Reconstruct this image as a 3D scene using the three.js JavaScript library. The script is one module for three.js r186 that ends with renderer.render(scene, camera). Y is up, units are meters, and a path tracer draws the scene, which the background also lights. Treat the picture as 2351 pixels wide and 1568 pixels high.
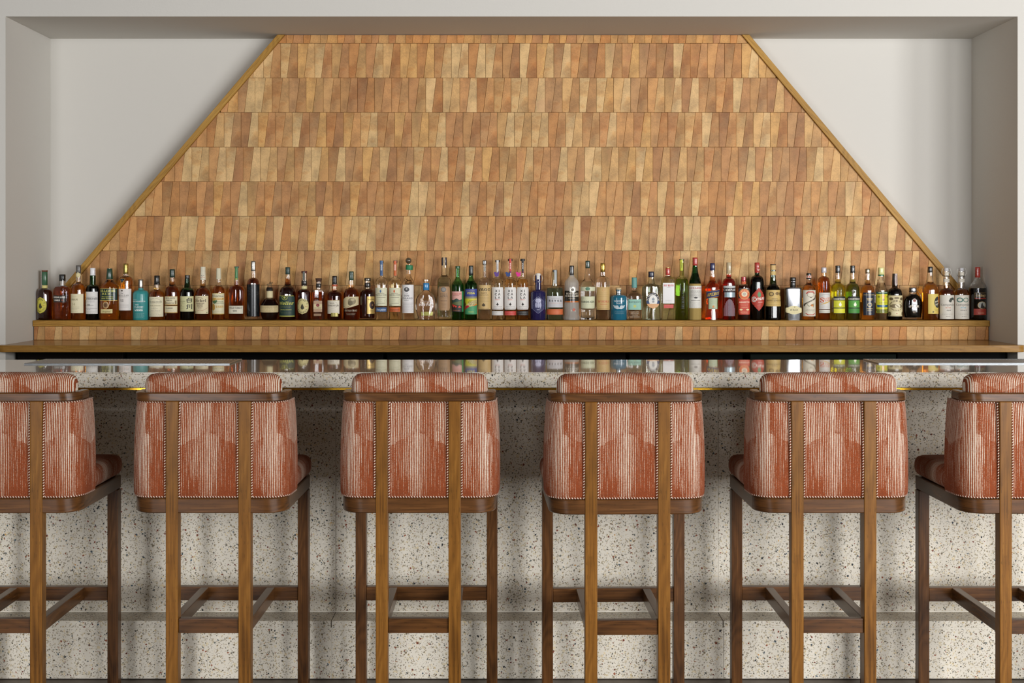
import * as THREE from 'three';
import { mergeGeometries, mergeVertices, toCreasedNormals } from 'three/addons/utils/BufferGeometryUtils.js';
import { RectAreaLightUniformsLib } from 'three/addons/lights/RectAreaLightUniformsLib.js';

// ---------------------------------------------------------------- camera, light, exposure
const EYE = 1.46;                                   // eye height
const scene = new THREE.Scene();
const FULL_W = 2351, FULL_H = 1568, FOCAL = 2900;
const camera = new THREE.PerspectiveCamera(2 * Math.atan(FULL_H / 2 / FOCAL) * 180 / Math.PI, FULL_W / FULL_H, 0.05, 60);
camera.position.set(0, EYE, 7);
camera.lookAt(0, EYE, 0);
camera.setViewOffset(FULL_W, FULL_H, 15.5, 177, FULL_W, FULL_H);   // shift lens: verticals stay vertical
const renderer = new THREE.WebGLRenderer({ antialias: true });
renderer.toneMapping = THREE.LinearToneMapping;
renderer.toneMappingExposure = 0.76;
renderer.shadowMap.enabled = true;
scene.background = new THREE.Color(0.55, 0.62, 0.7);
RectAreaLightUniformsLib.init();

// tall windows in the wall behind the camera: x from, x to, brightness
const WINDOW_Y = [0.55, 3.1], REAR_Z = 8.75;
const WINDOWS = [[-3.4, -2.2, 22], [2.2, 3.8, 25], [4.2, 5.8, 28], [6.6, 8.4, 34]];
const DAYLIGHT = new THREE.Color(0.985, 0.99, 1.0);

// ---------------------------------------------------------------- helpers
let seed = 7;
const rnd = () => { seed = (seed + 0x6D2B79F5) | 0; let t = Math.imul(seed ^ (seed >>> 15), 1 | seed); t = (t + Math.imul(t ^ (t >>> 7), 61 | t)) ^ t; return ((t ^ (t >>> 14)) >>> 0) / 4294967296; };
const rr = (a, b) => a + (b - a) * rnd();
const pick = (a) => a[Math.floor(rnd() * a.length)];
const lerp = (a, b, t) => a + (b - a) * t;
const clamp = (x, a, b) => Math.min(b, Math.max(a, x));
const smooth = (t) => { t = clamp(t, 0, 1); return t * t * (3 - 2 * t); };

const taken = {};
const numbered = (n) => { const k = taken[n] = (taken[n] ?? -1) + 1; return k ? `${n}_${String(k).padStart(3, '0')}` : n; };
function shade(o) { o.castShadow = true; o.receiveShadow = true; return o; }
function mesh(name, geo, mat, parent) { const m = shade(new THREE.Mesh(geo, mat)); m.name = parent === scene ? numbered(name) : name; parent.add(m); return m; }
function thing(name, label, category, pos = [0, 0, 0], group) {
  const g = new THREE.Group(); g.name = numbered(name); g.position.set(...pos); g.userData = { label, category };
  if (group) g.userData.group = group;
  scene.add(g); return g;
}
function struct(name, geo, mat) { const m = mesh(name, geo, mat, scene); m.userData.kind = 'structure'; return m; }
const matCache = {};
function plain(color, roughness = 0.6, metalness = 0, extra = {}) {
  const k = JSON.stringify([color, roughness, metalness, extra]);
  return matCache[k] ??= new THREE.MeshPhysicalMaterial({ color, roughness, metalness, ...extra });
}
function place(g, x, y, z) { g.translate(x, y, z); return g; }
// rounded box with subdivisions; bend(p) may push vertices about
function roundBox(w, h, d, r, sx = 3, sy = 3, sz = 3, bend) {
  let g = new THREE.BoxGeometry(w, h, d, sx, sy, sz); const v = new THREE.Vector3(), q = new THREE.Vector3();
  const half = [w / 2, h / 2, d / 2], n = [sx, sy, sz], soft = Math.max(...n) > 3;
  if (soft) { g.deleteAttribute('uv'); g.deleteAttribute('normal'); g = mergeVertices(g, 1e-6); }
  const p = g.attributes.position;
  for (let i = 0; i < p.count; i++) {
    const c = [p.getX(i), p.getY(i), p.getZ(i)];
    for (let a = 0; a < 3; a++) {   // crowd the outer loops into the rounding
      const t = Math.round((c[a] / half[a] * 0.5 + 0.5) * n[a]);
      if (t === 0) c[a] = -half[a]; else if (t === n[a]) c[a] = half[a];
      else if (n[a] === 3) c[a] = Math.sign(c[a]) * (half[a] - r);
      else if (t === 1) c[a] = -half[a] + r * 0.5; else if (t === n[a] - 1) c[a] = half[a] - r * 0.5;
      else if (t === 2 && n[a] > 4) c[a] = -half[a] + r; else if (t === n[a] - 2 && n[a] > 4) c[a] = half[a] - r;
    }
    v.set(...c);
    q.set(clamp(c[0], -half[0] + r, half[0] - r), clamp(c[1], -half[1] + r, half[1] - r), clamp(c[2], -half[2] + r, half[2] - r));
    v.sub(q); if (v.length() > 1e-9) v.normalize().multiplyScalar(r); v.add(q);
    if (bend) bend(v);
    p.setXYZ(i, v.x, v.y, v.z);
  }
  g.computeVertexNormals();
  if (!soft) return toCreasedNormals(g, 0.2);
  g.setAttribute('uv', new THREE.BufferAttribute(new Float32Array(p.count * 2), 2));
  return g.toNonIndexed();
}
// chamfered box
function box(x0, x1, y0, y1, z0, z1, r = 0.003) {
  const g = r > 0 ? roundBox(x1 - x0, y1 - y0, z1 - z0, r) : new THREE.BoxGeometry(x1 - x0, y1 - y0, z1 - z0).toNonIndexed();
  return place(g, (x0 + x1) / 2, (y0 + y1) / 2, (z0 + z1) / 2);
}
// uv in metres by the dominant axis of each face; 'grain' names the axis that becomes u
function metreUV(g, grain = 'x', du = 0, dv = 0) {
  if (g.index) g = g.toNonIndexed();
  const p = g.attributes.position, uv = new Float32Array(p.count * 2), a = new THREE.Vector3(), b = new THREE.Vector3(), c = new THREE.Vector3();
  for (let i = 0; i < p.count; i += 3) {
    a.fromBufferAttribute(p, i); b.fromBufferAttribute(p, i + 1); c.fromBufferAttribute(p, i + 2);
    const n = b.clone().sub(a).cross(c.clone().sub(a)); n.set(Math.abs(n.x), Math.abs(n.y), Math.abs(n.z));
    const ax = n.x >= n.y && n.x >= n.z ? 'x' : n.y >= n.z ? 'y' : 'z';
    let pair = { x: ['z', 'y'], y: ['x', 'z'], z: ['x', 'y'] }[ax];
    if (pair[1] === grain) pair = [pair[1], pair[0]];
    [a, b, c].forEach((q, k) => { uv[(i + k) * 2] = q[pair[0]] + du; uv[(i + k) * 2 + 1] = q[pair[1]] + dv; });
  }
  g.setAttribute('uv', new THREE.BufferAttribute(uv, 2));
  return g;
}
function ringMesh(rows, cols, at, closed, uvAt, flip) {   // grid of points -> geometry
  const pos = [], uv = [], idx = [];
  for (let i = 0; i < rows; i++) for (let j = 0; j < cols; j++) { pos.push(...at(i, j)); uv.push(...(uvAt ? uvAt(i, j) : [j / cols, i / rows])); }
  const lim = closed ? cols : cols - 1;
  for (let i = 0; i < rows - 1; i++) for (let j = 0; j < lim; j++) {
    const a = i * cols + j, b = i * cols + (j + 1) % cols, c = a + cols, d = b + cols;
    if (flip) idx.push(a, c, b, b, c, d); else idx.push(a, b, c, b, d, c);
  }
  const g = new THREE.BufferGeometry();
  g.setAttribute('position', new THREE.Float32BufferAttribute(pos, 3));
  g.setAttribute('uv', new THREE.Float32BufferAttribute(uv, 2));
  g.setIndex(idx); g.computeVertexNormals();
  return g;
}

// ---------------------------------------------------------------- textures
function lattice(n, s) { const keep = seed; seed = s; const a = new Float32Array(n * n); for (let i = 0; i < a.length; i++) a[i] = rnd(); seed = keep; return a; }
const LAT = lattice(256, 99);
function vnoise(x, y, px, py) {   // tileable value noise
  const xi = Math.floor(x), yi = Math.floor(y), fx = smooth(x - xi), fy = smooth(y - yi);
  const m = (a, b) => ((a % b) + b) % b, at = (i, j) => LAT[(m(j, py) % 256) * 256 + (m(i, px) % 256)];
  return lerp(lerp(at(xi, yi), at(xi + 1, yi), fx), lerp(at(xi, yi + 1), at(xi + 1, yi + 1), fx), fy);
}
function fbm(u, v, fx, fy, oct = 4) { let s = 0, a = 0.5, t = 0; for (let o = 0; o < oct; o++) { s += a * vnoise(u * fx, v * fy, fx, fy); t += a; a *= 0.5; fx *= 2; fy *= 2; } return s / t; }
function dataTexture(w, h, srgb, fn, metresW, metresH) {
  const d = new Uint8Array(w * h * 4), c = [0, 0, 0];
  for (let j = 0; j < h; j++) for (let i = 0; i < w; i++) { fn(i / w, j / h, c); const k = (j * w + i) * 4; d[k] = clamp(c[0], 0, 255); d[k + 1] = clamp(c[1], 0, 255); d[k + 2] = clamp(c[2], 0, 255); d[k + 3] = 255; }
  const t = new THREE.DataTexture(d, w, h);
  t.wrapS = t.wrapT = THREE.RepeatWrapping; t.magFilter = THREE.LinearFilter; t.minFilter = THREE.LinearMipmapLinearFilter; t.generateMipmaps = true;
  if (srgb) t.colorSpace = THREE.SRGBColorSpace;
  t.repeat.set(1 / metresW, 1 / metresH); t.needsUpdate = true;
  return t;
}
function mix3(a, b, t, c) { for (let k = 0; k < 3; k++) c[k] = a[k] + (b[k] - a[k]) * t; }
// wood: u runs along the grain (1.2 m), v across (0.3 m)
function woodTexture(dark, mid, light, rings, s) {
  return dataTexture(1024, 512, true, (u, v, c) => {
    const warp = fbm(u, v + s, 3, 4, 3) * 0.9 + fbm(u, v + s, 8, 2, 2) * 0.25;
    const ring = 0.5 + 0.5 * Math.sin((v * rings + warp * 7) * Math.PI * 2);
    const fine = fbm(u + s, v, 10, 128, 3), pore = vnoise(u * 60, v * 256, 60, 256);
    const cloud = fbm(u + s * 2, v, 4, 3, 4);
    let t = 0.2 * ring + 0.52 * fine + 0.5 * cloud - 0.1;
    mix3(dark, mid, smooth(t * 1.7), c); if (t > 0.5) mix3([...c], light, smooth((t - 0.5) * 1.9), c);
    const k = pore > 0.86 ? 0.86 : 1; c[0] *= k; c[1] *= k; c[2] *= k;
  }, 1.2, 0.3);
}
const walnutMap = woodTexture([46, 28, 13], [86, 54, 26], [118, 79, 41], 9, 0.31);
const walnutGoldMap = woodTexture([80, 50, 17], [116, 76, 29], [146, 101, 43], 7, 0.77);
const oakMap = woodTexture([132, 95, 40], [170, 128, 58], [194, 153, 82], 16, 0.53);
const walnut = new THREE.MeshPhysicalMaterial({ map: walnutMap, roughness: 0.26, specularIntensity: 0.7 });
const walnutGold = new THREE.MeshPhysicalMaterial({ map: walnutGoldMap, roughness: 0.34, specularIntensity: 0.35 });
const oak = new THREE.MeshPhysicalMaterial({ map: oakMap, roughness: 0.45, specularIntensity: 0.35 });
const oakPolished = new THREE.MeshPhysicalMaterial({ map: oakMap, color: '#e4dccf', roughness: 0.4, specularIntensity: 0.4, clearcoat: 0.45, clearcoatRoughness: 0.06 });

// terrazzo: 1.05 m square of cement with stone chips
function terrazzoTexture() {
  const N = 2048, M = 1.05, cv = document.createElement('canvas'); cv.width = cv.height = N;
  const c = cv.getContext('2d'); c.fillStyle = '#d0c9bb'; c.fillRect(0, 0, N, N);
  const chip = (x, y, r, col) => {
    const n = 5 + Math.floor(rnd() * 3), turn = rnd() * 6.28, sq = rr(0.45, 0.95), pts = [];
    for (let k = 0; k < n; k++) { const a = k / n * 6.283 + rr(-0.3, 0.3), q = r * rr(0.7, 1.1), px = Math.cos(a) * q, py = Math.sin(a) * q * sq; pts.push([px * Math.cos(turn) - py * Math.sin(turn), px * Math.sin(turn) + py * Math.cos(turn)]); }
    for (const ox of [-N, 0, N]) for (const oy of [-N, 0, N]) {
      if (x + ox < -40 || x + ox > N + 40 || y + oy < -40 || y + oy > N + 40) continue;
      c.beginPath(); pts.forEach(([a, b], k) => (k ? c.lineTo(x + ox + a, y + oy + b) : c.moveTo(x + ox + a, y + oy + b))); c.closePath(); c.fillStyle = col; c.fill();
    }
  };
  const scatter = (n, r0, r1, cols) => { for (let k = 0; k < n; k++) chip(rnd() * N, rnd() * N, r0 + (r1 - r0) * rnd() ** 2, pick(cols)); };
  scatter(4600, 5, 13, ['#c8bda4', '#c6b797', '#cdc0a2', '#d8d1c4', '#c9c0b0', '#bfb29a', '#d0bf9e']);
  scatter(9000, 3, 8, ['#a69a82', '#988d77', '#b0a284', '#9c9280', '#b8a57e', '#8b8270']);
  scatter(15000, 2.2, 6, ['#77705f', '#867b66', '#68624f', '#92866e', '#5c574b', '#7f7768']);
  scatter(2600, 3, 8.5, ['#5d5545', '#6b5e4a', '#504b42', '#77664b', '#5c605c']);
  scatter(620, 4, 10, ['#6b3322', '#7a3f2a', '#5e2a1c', '#874b33']);
  scatter(620, 4, 10, ['#22262a', '#30373c', '#1b1e20', '#3c4850', '#465660']);
  scatter(120, 4, 8, ['#c49a5e', '#bd8e56']);
  const t = new THREE.CanvasTexture(cv); t.colorSpace = THREE.SRGBColorSpace; t.wrapS = t.wrapT = THREE.RepeatWrapping; t.repeat.set(1 / M, 1 / M); t.anisotropy = 8;
  return t;
}
const terrazzoMap = terrazzoTexture();
const terrazzo = new THREE.MeshPhysicalMaterial({ map: terrazzoMap, roughness: 0.5, specularIntensity: 0.6 });
const terrazzoPolished = new THREE.MeshPhysicalMaterial({ map: terrazzoMap, roughness: 0.22, clearcoat: 1, clearcoatRoughness: 0.03 });

// painted plaster: faint roller texture
const plasterBump = dataTexture(256, 256, false, (u, v, c) => { c[0] = c[1] = c[2] = 255 * fbm(u, v, 48, 48, 3); }, 0.4, 0.4);
const plaster = new THREE.MeshPhysicalMaterial({ color: '#d0cdc6', roughness: 0.88, bumpMap: plasterBump, bumpScale: 0.0004 });
const roomPlaster = plain('#857f77', 0.9), darkCeiling = plain('#57493c', 0.85);

// striped chenille upholstery with a zigzag break: 0.412 m x 0.33 m
const FABRIC_W = 0.412, FABRIC_H = 0.33, FABRIC_Y0 = 0.73, ZIG_Y = 0.942;
function fabricTexture() {
  const per = 0.206, stripes = 76;
  return dataTexture(1672, 1024, true, (u, v, c) => {
    const x = u * FABRIC_W, y = FABRIC_Y0 + v * FABRIC_H;
    const si = Math.floor(u * stripes), sf = u * stripes - si;
    const wob = (vnoise(si * 1.37, v * 26, 256, 26) - 0.5) * 0.16;
    const k = ((x / per + 0.5) % 1 + 1) % 1 - 0.5;                   // -0.5..0.5 from the peak
    const kq = (((si + 0.5) / stripes * FABRIC_W / per + 0.5) % 1 + 1) % 1 - 0.5;
    const step = Math.abs(Math.round(kq * 38) / 38);
    const zig = ZIG_Y - step * 0.1;
    let w;
    if (y < zig) { w = 0.3 + 0.3 * Math.exp(-(((k + 0.01) / 0.14) ** 2)) - (k > 0.12 ? 0.07 : 0); w -= 0.22 * smooth((0.86 - y) / 0.13) * (0.4 + 0.9 * vnoise(si * 0.6, v * 9, 256, 9)); }
    else { w = k < -0.02 ? 0.48 : k < 0.02 ? 0.62 : lerp(0.3, 0.48, smooth((k - 0.1) / 0.32)); w -= 0.1 * smooth((y - 1.0) / 0.05); }
    w += (vnoise(si * 2.13 + 7, v * 7, 256, 7) - 0.5) * 0.3 + (vnoise(si * 3.1 + 3, v * 190, 256, 190) - 0.5) * 0.2 + (rnd() - 0.5) * 0.06;
    w -= 0.14;
    const on = smooth((w / 2 - Math.abs(sf - 0.5 + wob)) / 0.1 + 0.5);
    const knot = 0.82 + 0.36 * vnoise(u * 500, v * 190, 500, 190) * (0.7 + 0.3 * rnd());
    const rust = [127 * knot, 57 * knot, 19 * knot], cream = [228, 214, 194];
    const weave = 0.9 + 0.1 * Math.sin(v * 190 * 6.283);
    mix3(rust, [cream[0] * weave, cream[1] * weave, cream[2] * weave], on, c);
  }, FABRIC_W, FABRIC_H);
}
const fabricMap = fabricTexture();
const fabric = new THREE.MeshPhysicalMaterial({ map: fabricMap, roughness: 0.95, sheen: 0.08, sheenRoughness: 0.6, sheenColor: new THREE.Color(0.4, 0.2, 0.1) });
const pipingMap = dataTexture(64, 64, true, (u, v, c) => { const t = ((u + v) * 1) % 1; mix3([104, 45, 18], [214, 201, 184], smooth((0.5 - Math.abs(t - 0.5)) * 8 - 2.1), c); }, 0.0085, 1);
const pipingCloth = new THREE.MeshPhysicalMaterial({ map: pipingMap, roughness: 0.9 });

// clay: mottled tan with pits
const clayMaps = [3, 11].map((s) => dataTexture(512, 512, true, (u, v, c) => {
  const m = fbm(u + s * 0.13, v, 5, 5, 5), g = fbm(u, v + s * 0.21, 60, 60, 2), st = fbm(u + 0.3 * s, v + 0.1, 3, 4, 4);
  let t = 0.95 + 0.34 * (m - 0.5) + 0.12 * (g - 0.5);
  c[0] = 252 * t; c[1] = 250 * t; c[2] = 248 * t;
  if (st > 0.6) { const k = smooth((st - 0.6) * 7); c[0] *= 1 - 0.05 * k; c[1] *= 1 - 0.1 * k; c[2] *= 1 - 0.16 * k; }
  if (s === 11 && st < 0.36) { const k = smooth((0.36 - st) * 9) * 0.5; mix3([...c], [226, 214, 222], k, c); }
  const pit = vnoise(u * 150 + s, v * 150, 150, 150); if (pit > 0.93) { c[0] *= 0.72; c[1] *= 0.66; c[2] *= 0.6; }
}, 0.3, 0.3));
const clayBump = dataTexture(256, 256, false, (u, v, c) => { c[0] = c[1] = c[2] = 255 * fbm(u, v, 30, 30, 4); }, 0.3, 0.3);
const CLAY = ['rgb(202, 148, 92)', 'rgb(190, 134, 76)', 'rgb(214, 170, 110)', 'rgb(198, 148, 92)', 'rgb(186, 138, 84)', 'rgb(218, 182, 126)', 'rgb(174, 124, 76)', 'rgb(196, 152, 94)', 'rgb(206, 152, 92)', 'rgb(210, 172, 116)', 'rgb(188, 136, 84)', 'rgb(212, 164, 98)', 'rgb(200, 154, 98)', 'rgb(188, 142, 92)', 'rgb(222, 184, 128)'];
const CLAY_ORANGE = ['rgb(204, 144, 80)', 'rgb(198, 136, 70)', 'rgb(200, 152, 92)', 'rgb(188, 134, 82)', 'rgb(206, 154, 88)'];
const clayMat = {};
const clay = (col, k) => clayMat[col + k] ??= new THREE.MeshPhysicalMaterial({ color: col, map: clayMaps[k], roughness: 0.62, bumpMap: clayBump, bumpScale: 0.0008 });

// ---------------------------------------------------------------- the room
const NL = -2.52, NR = 2.584, NICHE_Y = 2.71, NICHE_D = 0.63;   // niche: left, right, soffit height, depth
const ROOM = { x0: -5.2, x1: 9.2, y1: 3.35, z1: REAR_Z };
struct('wall_back', box(NL - 0.1, NR + 0.1, 0, NICHE_Y + 0.1, -0.12, 0, 0), plaster);
struct('wall_niche_left', metreUV(box(ROOM.x0, NL, 0, NICHE_Y, 0, NICHE_D, 0)), plaster);
struct('wall_niche_right', metreUV(box(NR, ROOM.x1, 0, NICHE_Y, 0, NICHE_D, 0)), plaster);
struct('wall_niche_top', metreUV(box(ROOM.x0, ROOM.x1, NICHE_Y, ROOM.y1, 0, NICHE_D, 0)), plaster);
const concrete = new THREE.MeshPhysicalMaterial({ map: dataTexture(512, 512, true, (u, v, c) => { const t = 0.85 + 0.3 * (fbm(u, v, 4, 4, 5) - 0.5) + 0.08 * (rnd() - 0.5); c[0] = 110 * t; c[1] = 100 * t; c[2] = 88 * t; }, 2.5, 2.5), roughness: 0.5 });
struct('floor', metreUV(box(ROOM.x0, ROOM.x1, -0.1, 0, -0.12, ROOM.z1 + 0.2, 0)), concrete);
struct('ceiling', box(ROOM.x0, ROOM.x1, ROOM.y1, ROOM.y1 + 0.12, -0.12, ROOM.z1 + 0.2, 0), darkCeiling);
struct('wall_left', box(ROOM.x0 - 0.15, ROOM.x0, -0.1, ROOM.y1 + 0.12, -0.12, ROOM.z1 + 0.2, 0), roomPlaster);
struct('wall_right', box(ROOM.x1, ROOM.x1 + 0.15, -0.1, ROOM.y1 + 0.12, -0.12, ROOM.z1 + 0.2, 0), roomPlaster);
{
  const pieces = [box(ROOM.x0, ROOM.x1, 0, WINDOW_Y[0], REAR_Z, REAR_Z + 0.2, 0), box(ROOM.x0, ROOM.x1, WINDOW_Y[1], ROOM.y1, REAR_Z, REAR_Z + 0.2, 0)];
  let x = ROOM.x0;
  for (const [a, b] of [...WINDOWS, [ROOM.x1, ROOM.x1]]) { if (a > x) pieces.push(box(x, a, WINDOW_Y[0], WINDOW_Y[1], REAR_Z, REAR_Z + 0.2, 0)); x = b; }
  struct('wall_rear', mergeGeometries(pieces), roomPlaster);
  WINDOWS.forEach(([a, b, bright], i) => {
    const [y0, y1] = WINDOW_Y, t = 0.04, z = REAR_Z + 0.06;
    const w = struct(`window_${i + 1}`, mergeGeometries([box(a, a + t, y0, y1, z, z + 0.06, 0), box(b - t, b, y0, y1, z, z + 0.06, 0), box(a + t, b - t, y0, y0 + t, z, z + 0.06, 0), box(a + t, b - t, y1 - t, y1, z, z + 0.06, 0)]), plain('#3a3733', 0.5));
    mesh('window_pane', box(a + t, b - t, y0 + t, y1 - t, z + 0.02, z + 0.03, 0), new THREE.MeshStandardMaterial({ color: '#ffffff', roughness: 0.3, emissive: DAYLIGHT, emissiveIntensity: 2 }), w);
    const l = new THREE.RectAreaLight(DAYLIGHT, bright, b - a - 2 * t, y1 - y0 - 2 * t);
    l.position.set((a + b) / 2, (y0 + y1) / 2, z - 0.01); l.lookAt((a + b) / 2, (y0 + y1) / 2, 0); l.name = `window_light_${i + 1}`; scene.add(l);
  });
}

// ---------------------------------------------------------------- clay tile panel
const TILE_Z = 0.128, TILE_T = 0.016;
// inner edges of the trapezoid: points (x, y) at the top and the slope outwards per metre down
const PAN = { y0: 1.1635, y1: 2.708, lx: -1.197, rx: 1.284, ls: 0.851, rs: 0.838 };
const leftAt = (y) => Math.max(NL + 0.004, PAN.lx - PAN.ls * (PAN.y1 - y)), rightAt = (y) => Math.min(NR - 0.004, PAN.rx + PAN.rs * (PAN.y1 - y));
function clipHalf(poly, f) {   // keep f(p) >= 0
  const out = [];
  for (let i = 0; i < poly.length; i++) { const a = poly[i], b = poly[(i + 1) % poly.length], fa = f(a), fb = f(b); if (fa >= 0) out.push(a); if ((fa >= 0) !== (fb >= 0)) { const t = fa / (fa - fb); out.push([lerp(a[0], b[0], t), lerp(a[1], b[1], t)]); } }
  return out;
}
const areaOf = (p) => Math.abs(p.reduce((s, a, i) => { const b = p[(i + 1) % p.length]; return s + a[0] * b[1] - b[0] * a[1]; }, 0)) / 2;
// a tile from a convex outline (counter-clockwise), chamfered at the front
function tileGeometry(poly, t, du, dv, gap = 0.0006, ch = 0.0008) {
  const n = poly.length, inset = (d) => poly.map((p, i) => {
    const a = poly[(i + n - 1) % n], b = poly[(i + 1) % n], e1 = [p[0] - a[0], p[1] - a[1]], e2 = [b[0] - p[0], b[1] - p[1]], l1 = Math.hypot(...e1) || 1e-9, l2 = Math.hypot(...e2) || 1e-9;
    const n1 = [-e1[1] / l1, e1[0] / l1], n2 = [-e2[1] / l2, e2[0] / l2], k = d / Math.max(0.25, 1 + n1[0] * n2[0] + n1[1] * n2[1]);
    return [p[0] + (n1[0] + n2[0]) * k, p[1] + (n1[1] + n2[1]) * k];
  });
  const o = inset(gap), f = inset(gap + ch), pos = [], uv = [];
  const put = (p, z) => { pos.push(p[0], p[1], z); uv.push(p[0] + du, p[1] + dv); };
  for (let i = 1; i < n - 1; i++) { put(f[0], t); put(f[i], t); put(f[i + 1], t); }
  for (let i = 0; i < n; i++) {
    const j = (i + 1) % n;
    for (const [A, B, za, zb] of [[o, f, t - ch, t], [o, o, 0, t - ch]]) { put(A[i], za); put(A[j], za); put(B[j], zb); put(A[i], za); put(B[j], zb); put(B[i], zb); }
  }
  const g = new THREE.BufferGeometry();
  g.setAttribute('position', new THREE.Float32BufferAttribute(pos, 3)); g.setAttribute('uv', new THREE.Float32BufferAttribute(uv, 2)); g.computeVertexNormals();
  return g;
}
const PAIR = 39.2 / 422, WIDE = PAIR * 0.625, NARROW = PAIR - WIDE, ROW = 79.4 / 422;
const quadA = (h0, h1) => { const at = (h) => lerp(NARROW, WIDE, h); return [[0, h0 * ROW], [at(h0), h0 * ROW], [at(h1), h1 * ROW], [0, h1 * ROW]]; };       // wide at the top
const quadB = (h0, h1) => { const at = (h) => lerp(NARROW, WIDE, h); return [[at(h0), h0 * ROW], [PAIR, h0 * ROW], [PAIR, h1 * ROW], [at(h1), h1 * ROW]]; };   // wide at the bottom
const tileShare = {};
const sharedTile = (kind, k) => tileShare[kind + k] ??= tileGeometry((kind === 'a' ? quadA : quadB)(0, 1), TILE_T, k * 0.071 + (kind === 'a' ? 0 : 0.13), k * 0.093);
function tileLook(orange) { return clay(pick(orange ? CLAY_ORANGE : CLAY), rnd() < 0.82 ? 0 : 1); }
function jitterTile(m) { m.position.z += rr(-0.0013, 0.0013); m.rotation.x += rr(-0.004, 0.009); m.rotation.y += rr(-0.01, 0.01); }
{
  const panel = thing('tiled_backsplash', 'large trapezoid of tan clay tiles with oak edge trim behind the bottles', 'tile panel');
  const outline = new THREE.Shape(clipHalf([[NL + 0.004, PAN.y1 - (PAN.lx - NL - 0.004) / PAN.ls], [NL + 0.004, PAN.y0 - 0.01], [NR - 0.004, PAN.y0 - 0.01], [NR - 0.004, PAN.y1 - (NR - 0.004 - PAN.rx) / PAN.rs], [PAN.rx, PAN.y1], [PAN.lx, PAN.y1]], (p) => p[1] - PAN.y0).map((p) => new THREE.Vector2(...p)));
  mesh('backing_board', new THREE.ExtrudeGeometry(outline, { depth: TILE_Z - TILE_T - 0.008, bevelEnabled: false }).translate(0, 0, 0.004), plain('#4a3526', 0.9), panel);
  const rowTop = (k) => PAN.y1 - 0.045 - k * ROW;                  // bottom of the top strip, then eight courses
  const offs = [17.0, 36.5, 4.5, 9.3, 19.5, 0.5, 33, 27, 30];
  const list = [];
  for (let r = -1; r < 8; r++) {
    const yb = rowTop(r + 1) , off = (offs[r < 0 ? 8 : r] + 84 - 84 - 1160) / 422;
    for (let i = -6; i < 80; i++) for (const kind of ['a', 'b']) {
      const x = off + (i + 1) * PAIR - 0.0; if (x < NL - PAIR || x > NR) continue;
      const h0 = r === 7 ? Math.max(0, (PAN.y0 - yb) / ROW) : 0;
      const full = (kind === 'a' ? quadA : quadB)(h0, r < 0 ? 0.045 / ROW : 1).map(([a, b]) => [a + x, b + yb]);
      let p = clipHalf(full, ([a, b]) => a - leftAt(b)); p = clipHalf(p, ([a, b]) => rightAt(b) - a);
      if (p.length < 3) continue;
      const a = areaOf(p), whole = r >= 0 && r < 7 && Math.abs(a - areaOf(full)) < 1e-7;
      if (a < 1.2e-4) continue;
      list.push({ x, yb, kind, p, area: a, whole, r });
    }
  }
  list.sort((a, b) => Math.round(b.area * 2500) - Math.round(a.area * 2500) || a.r - b.r || a.x - b.x);
  const rest = {};
  list.forEach((q, i) => {
    const k = Math.floor(rnd() * 4), m = tileLook(q.r < 0), z = TILE_Z - TILE_T;
    if (i < 300) {
      let o;
      if (q.whole) { o = mesh('tile', sharedTile(q.kind, k), m, panel); o.position.set(q.x, q.yb, z); } else { o = mesh('tile', tileGeometry(q.p.map(([a, b]) => [a - q.x, b - q.yb]), TILE_T, k * 0.07, k * 0.09), m, panel); o.position.set(q.x, q.yb, z); }
      jitterTile(o);
    } else {
      const g = tileGeometry(q.p.map(([a, b]) => [a - q.x, b - q.yb]), TILE_T, k * 0.07, k * 0.09), o = new THREE.Object3D(); o.position.set(q.x, q.yb, z); jitterTile(o); o.updateMatrix();
      g.applyMatrix4(o.matrix); (rest[m.uuid] ??= { m, list: [] }).list.push(g);
    }
  });
  // the tiles past the first 300 joined into one part, one material group for each clay tone
  const mats = [], parts = Object.values(rest).map(({ m, list: l }) => { mats.push(m); return mergeGeometries(l); });
  const field = mesh('tile_field', mergeGeometries(parts, true), mats, panel); field.userData.kind = 'stuff';
  // oak trim along both slopes
  for (const s of [-1, 1]) {
    const top = s < 0 ? [PAN.lx, PAN.y1] : [PAN.rx, PAN.y1], sl = s < 0 ? PAN.ls : PAN.rs, edge = s < 0 ? NL + 0.002 : NR - 0.002;
    const drop = Math.abs(edge - top[0]) / sl, T = 0.041;                    // horizontal width of the trim
    const poly = clipHalf([[top[0], top[1]], [top[0] + s * T, top[1]], [edge, top[1] - drop + T / sl], [edge, top[1] - drop]], (p) => p[1] - PAN.y0 - 0.001);
    const shape = new THREE.Shape(poly.map((p) => new THREE.Vector2(...p)));
    let g = new THREE.ExtrudeGeometry(shape, { depth: TILE_Z + 0.008, bevelEnabled: true, bevelThickness: 0.002, bevelSize: 0.002, bevelOffset: -0.002, bevelSegments: 1 });
    g = toCreasedNormals(g, 0.5); g.translate(0, 0, 0.005);
    const p = g.attributes.position, uv = new Float32Array(p.count * 2), L = Math.hypot(1, sl);
    for (let i = 0; i < p.count; i++) { const X = p.getX(i) - top[0], Y = p.getY(i) - top[1]; uv[i * 2] = (X * s * sl - Y) / L + (s > 0 ? 0.4 : 0); uv[i * 2 + 1] = (X * s + Y * sl) / L + p.getZ(i); }
    g.setAttribute('uv', new THREE.BufferAttribute(uv, 2));
    mesh('edge_trim', g, oak, panel);
  }
}

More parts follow.
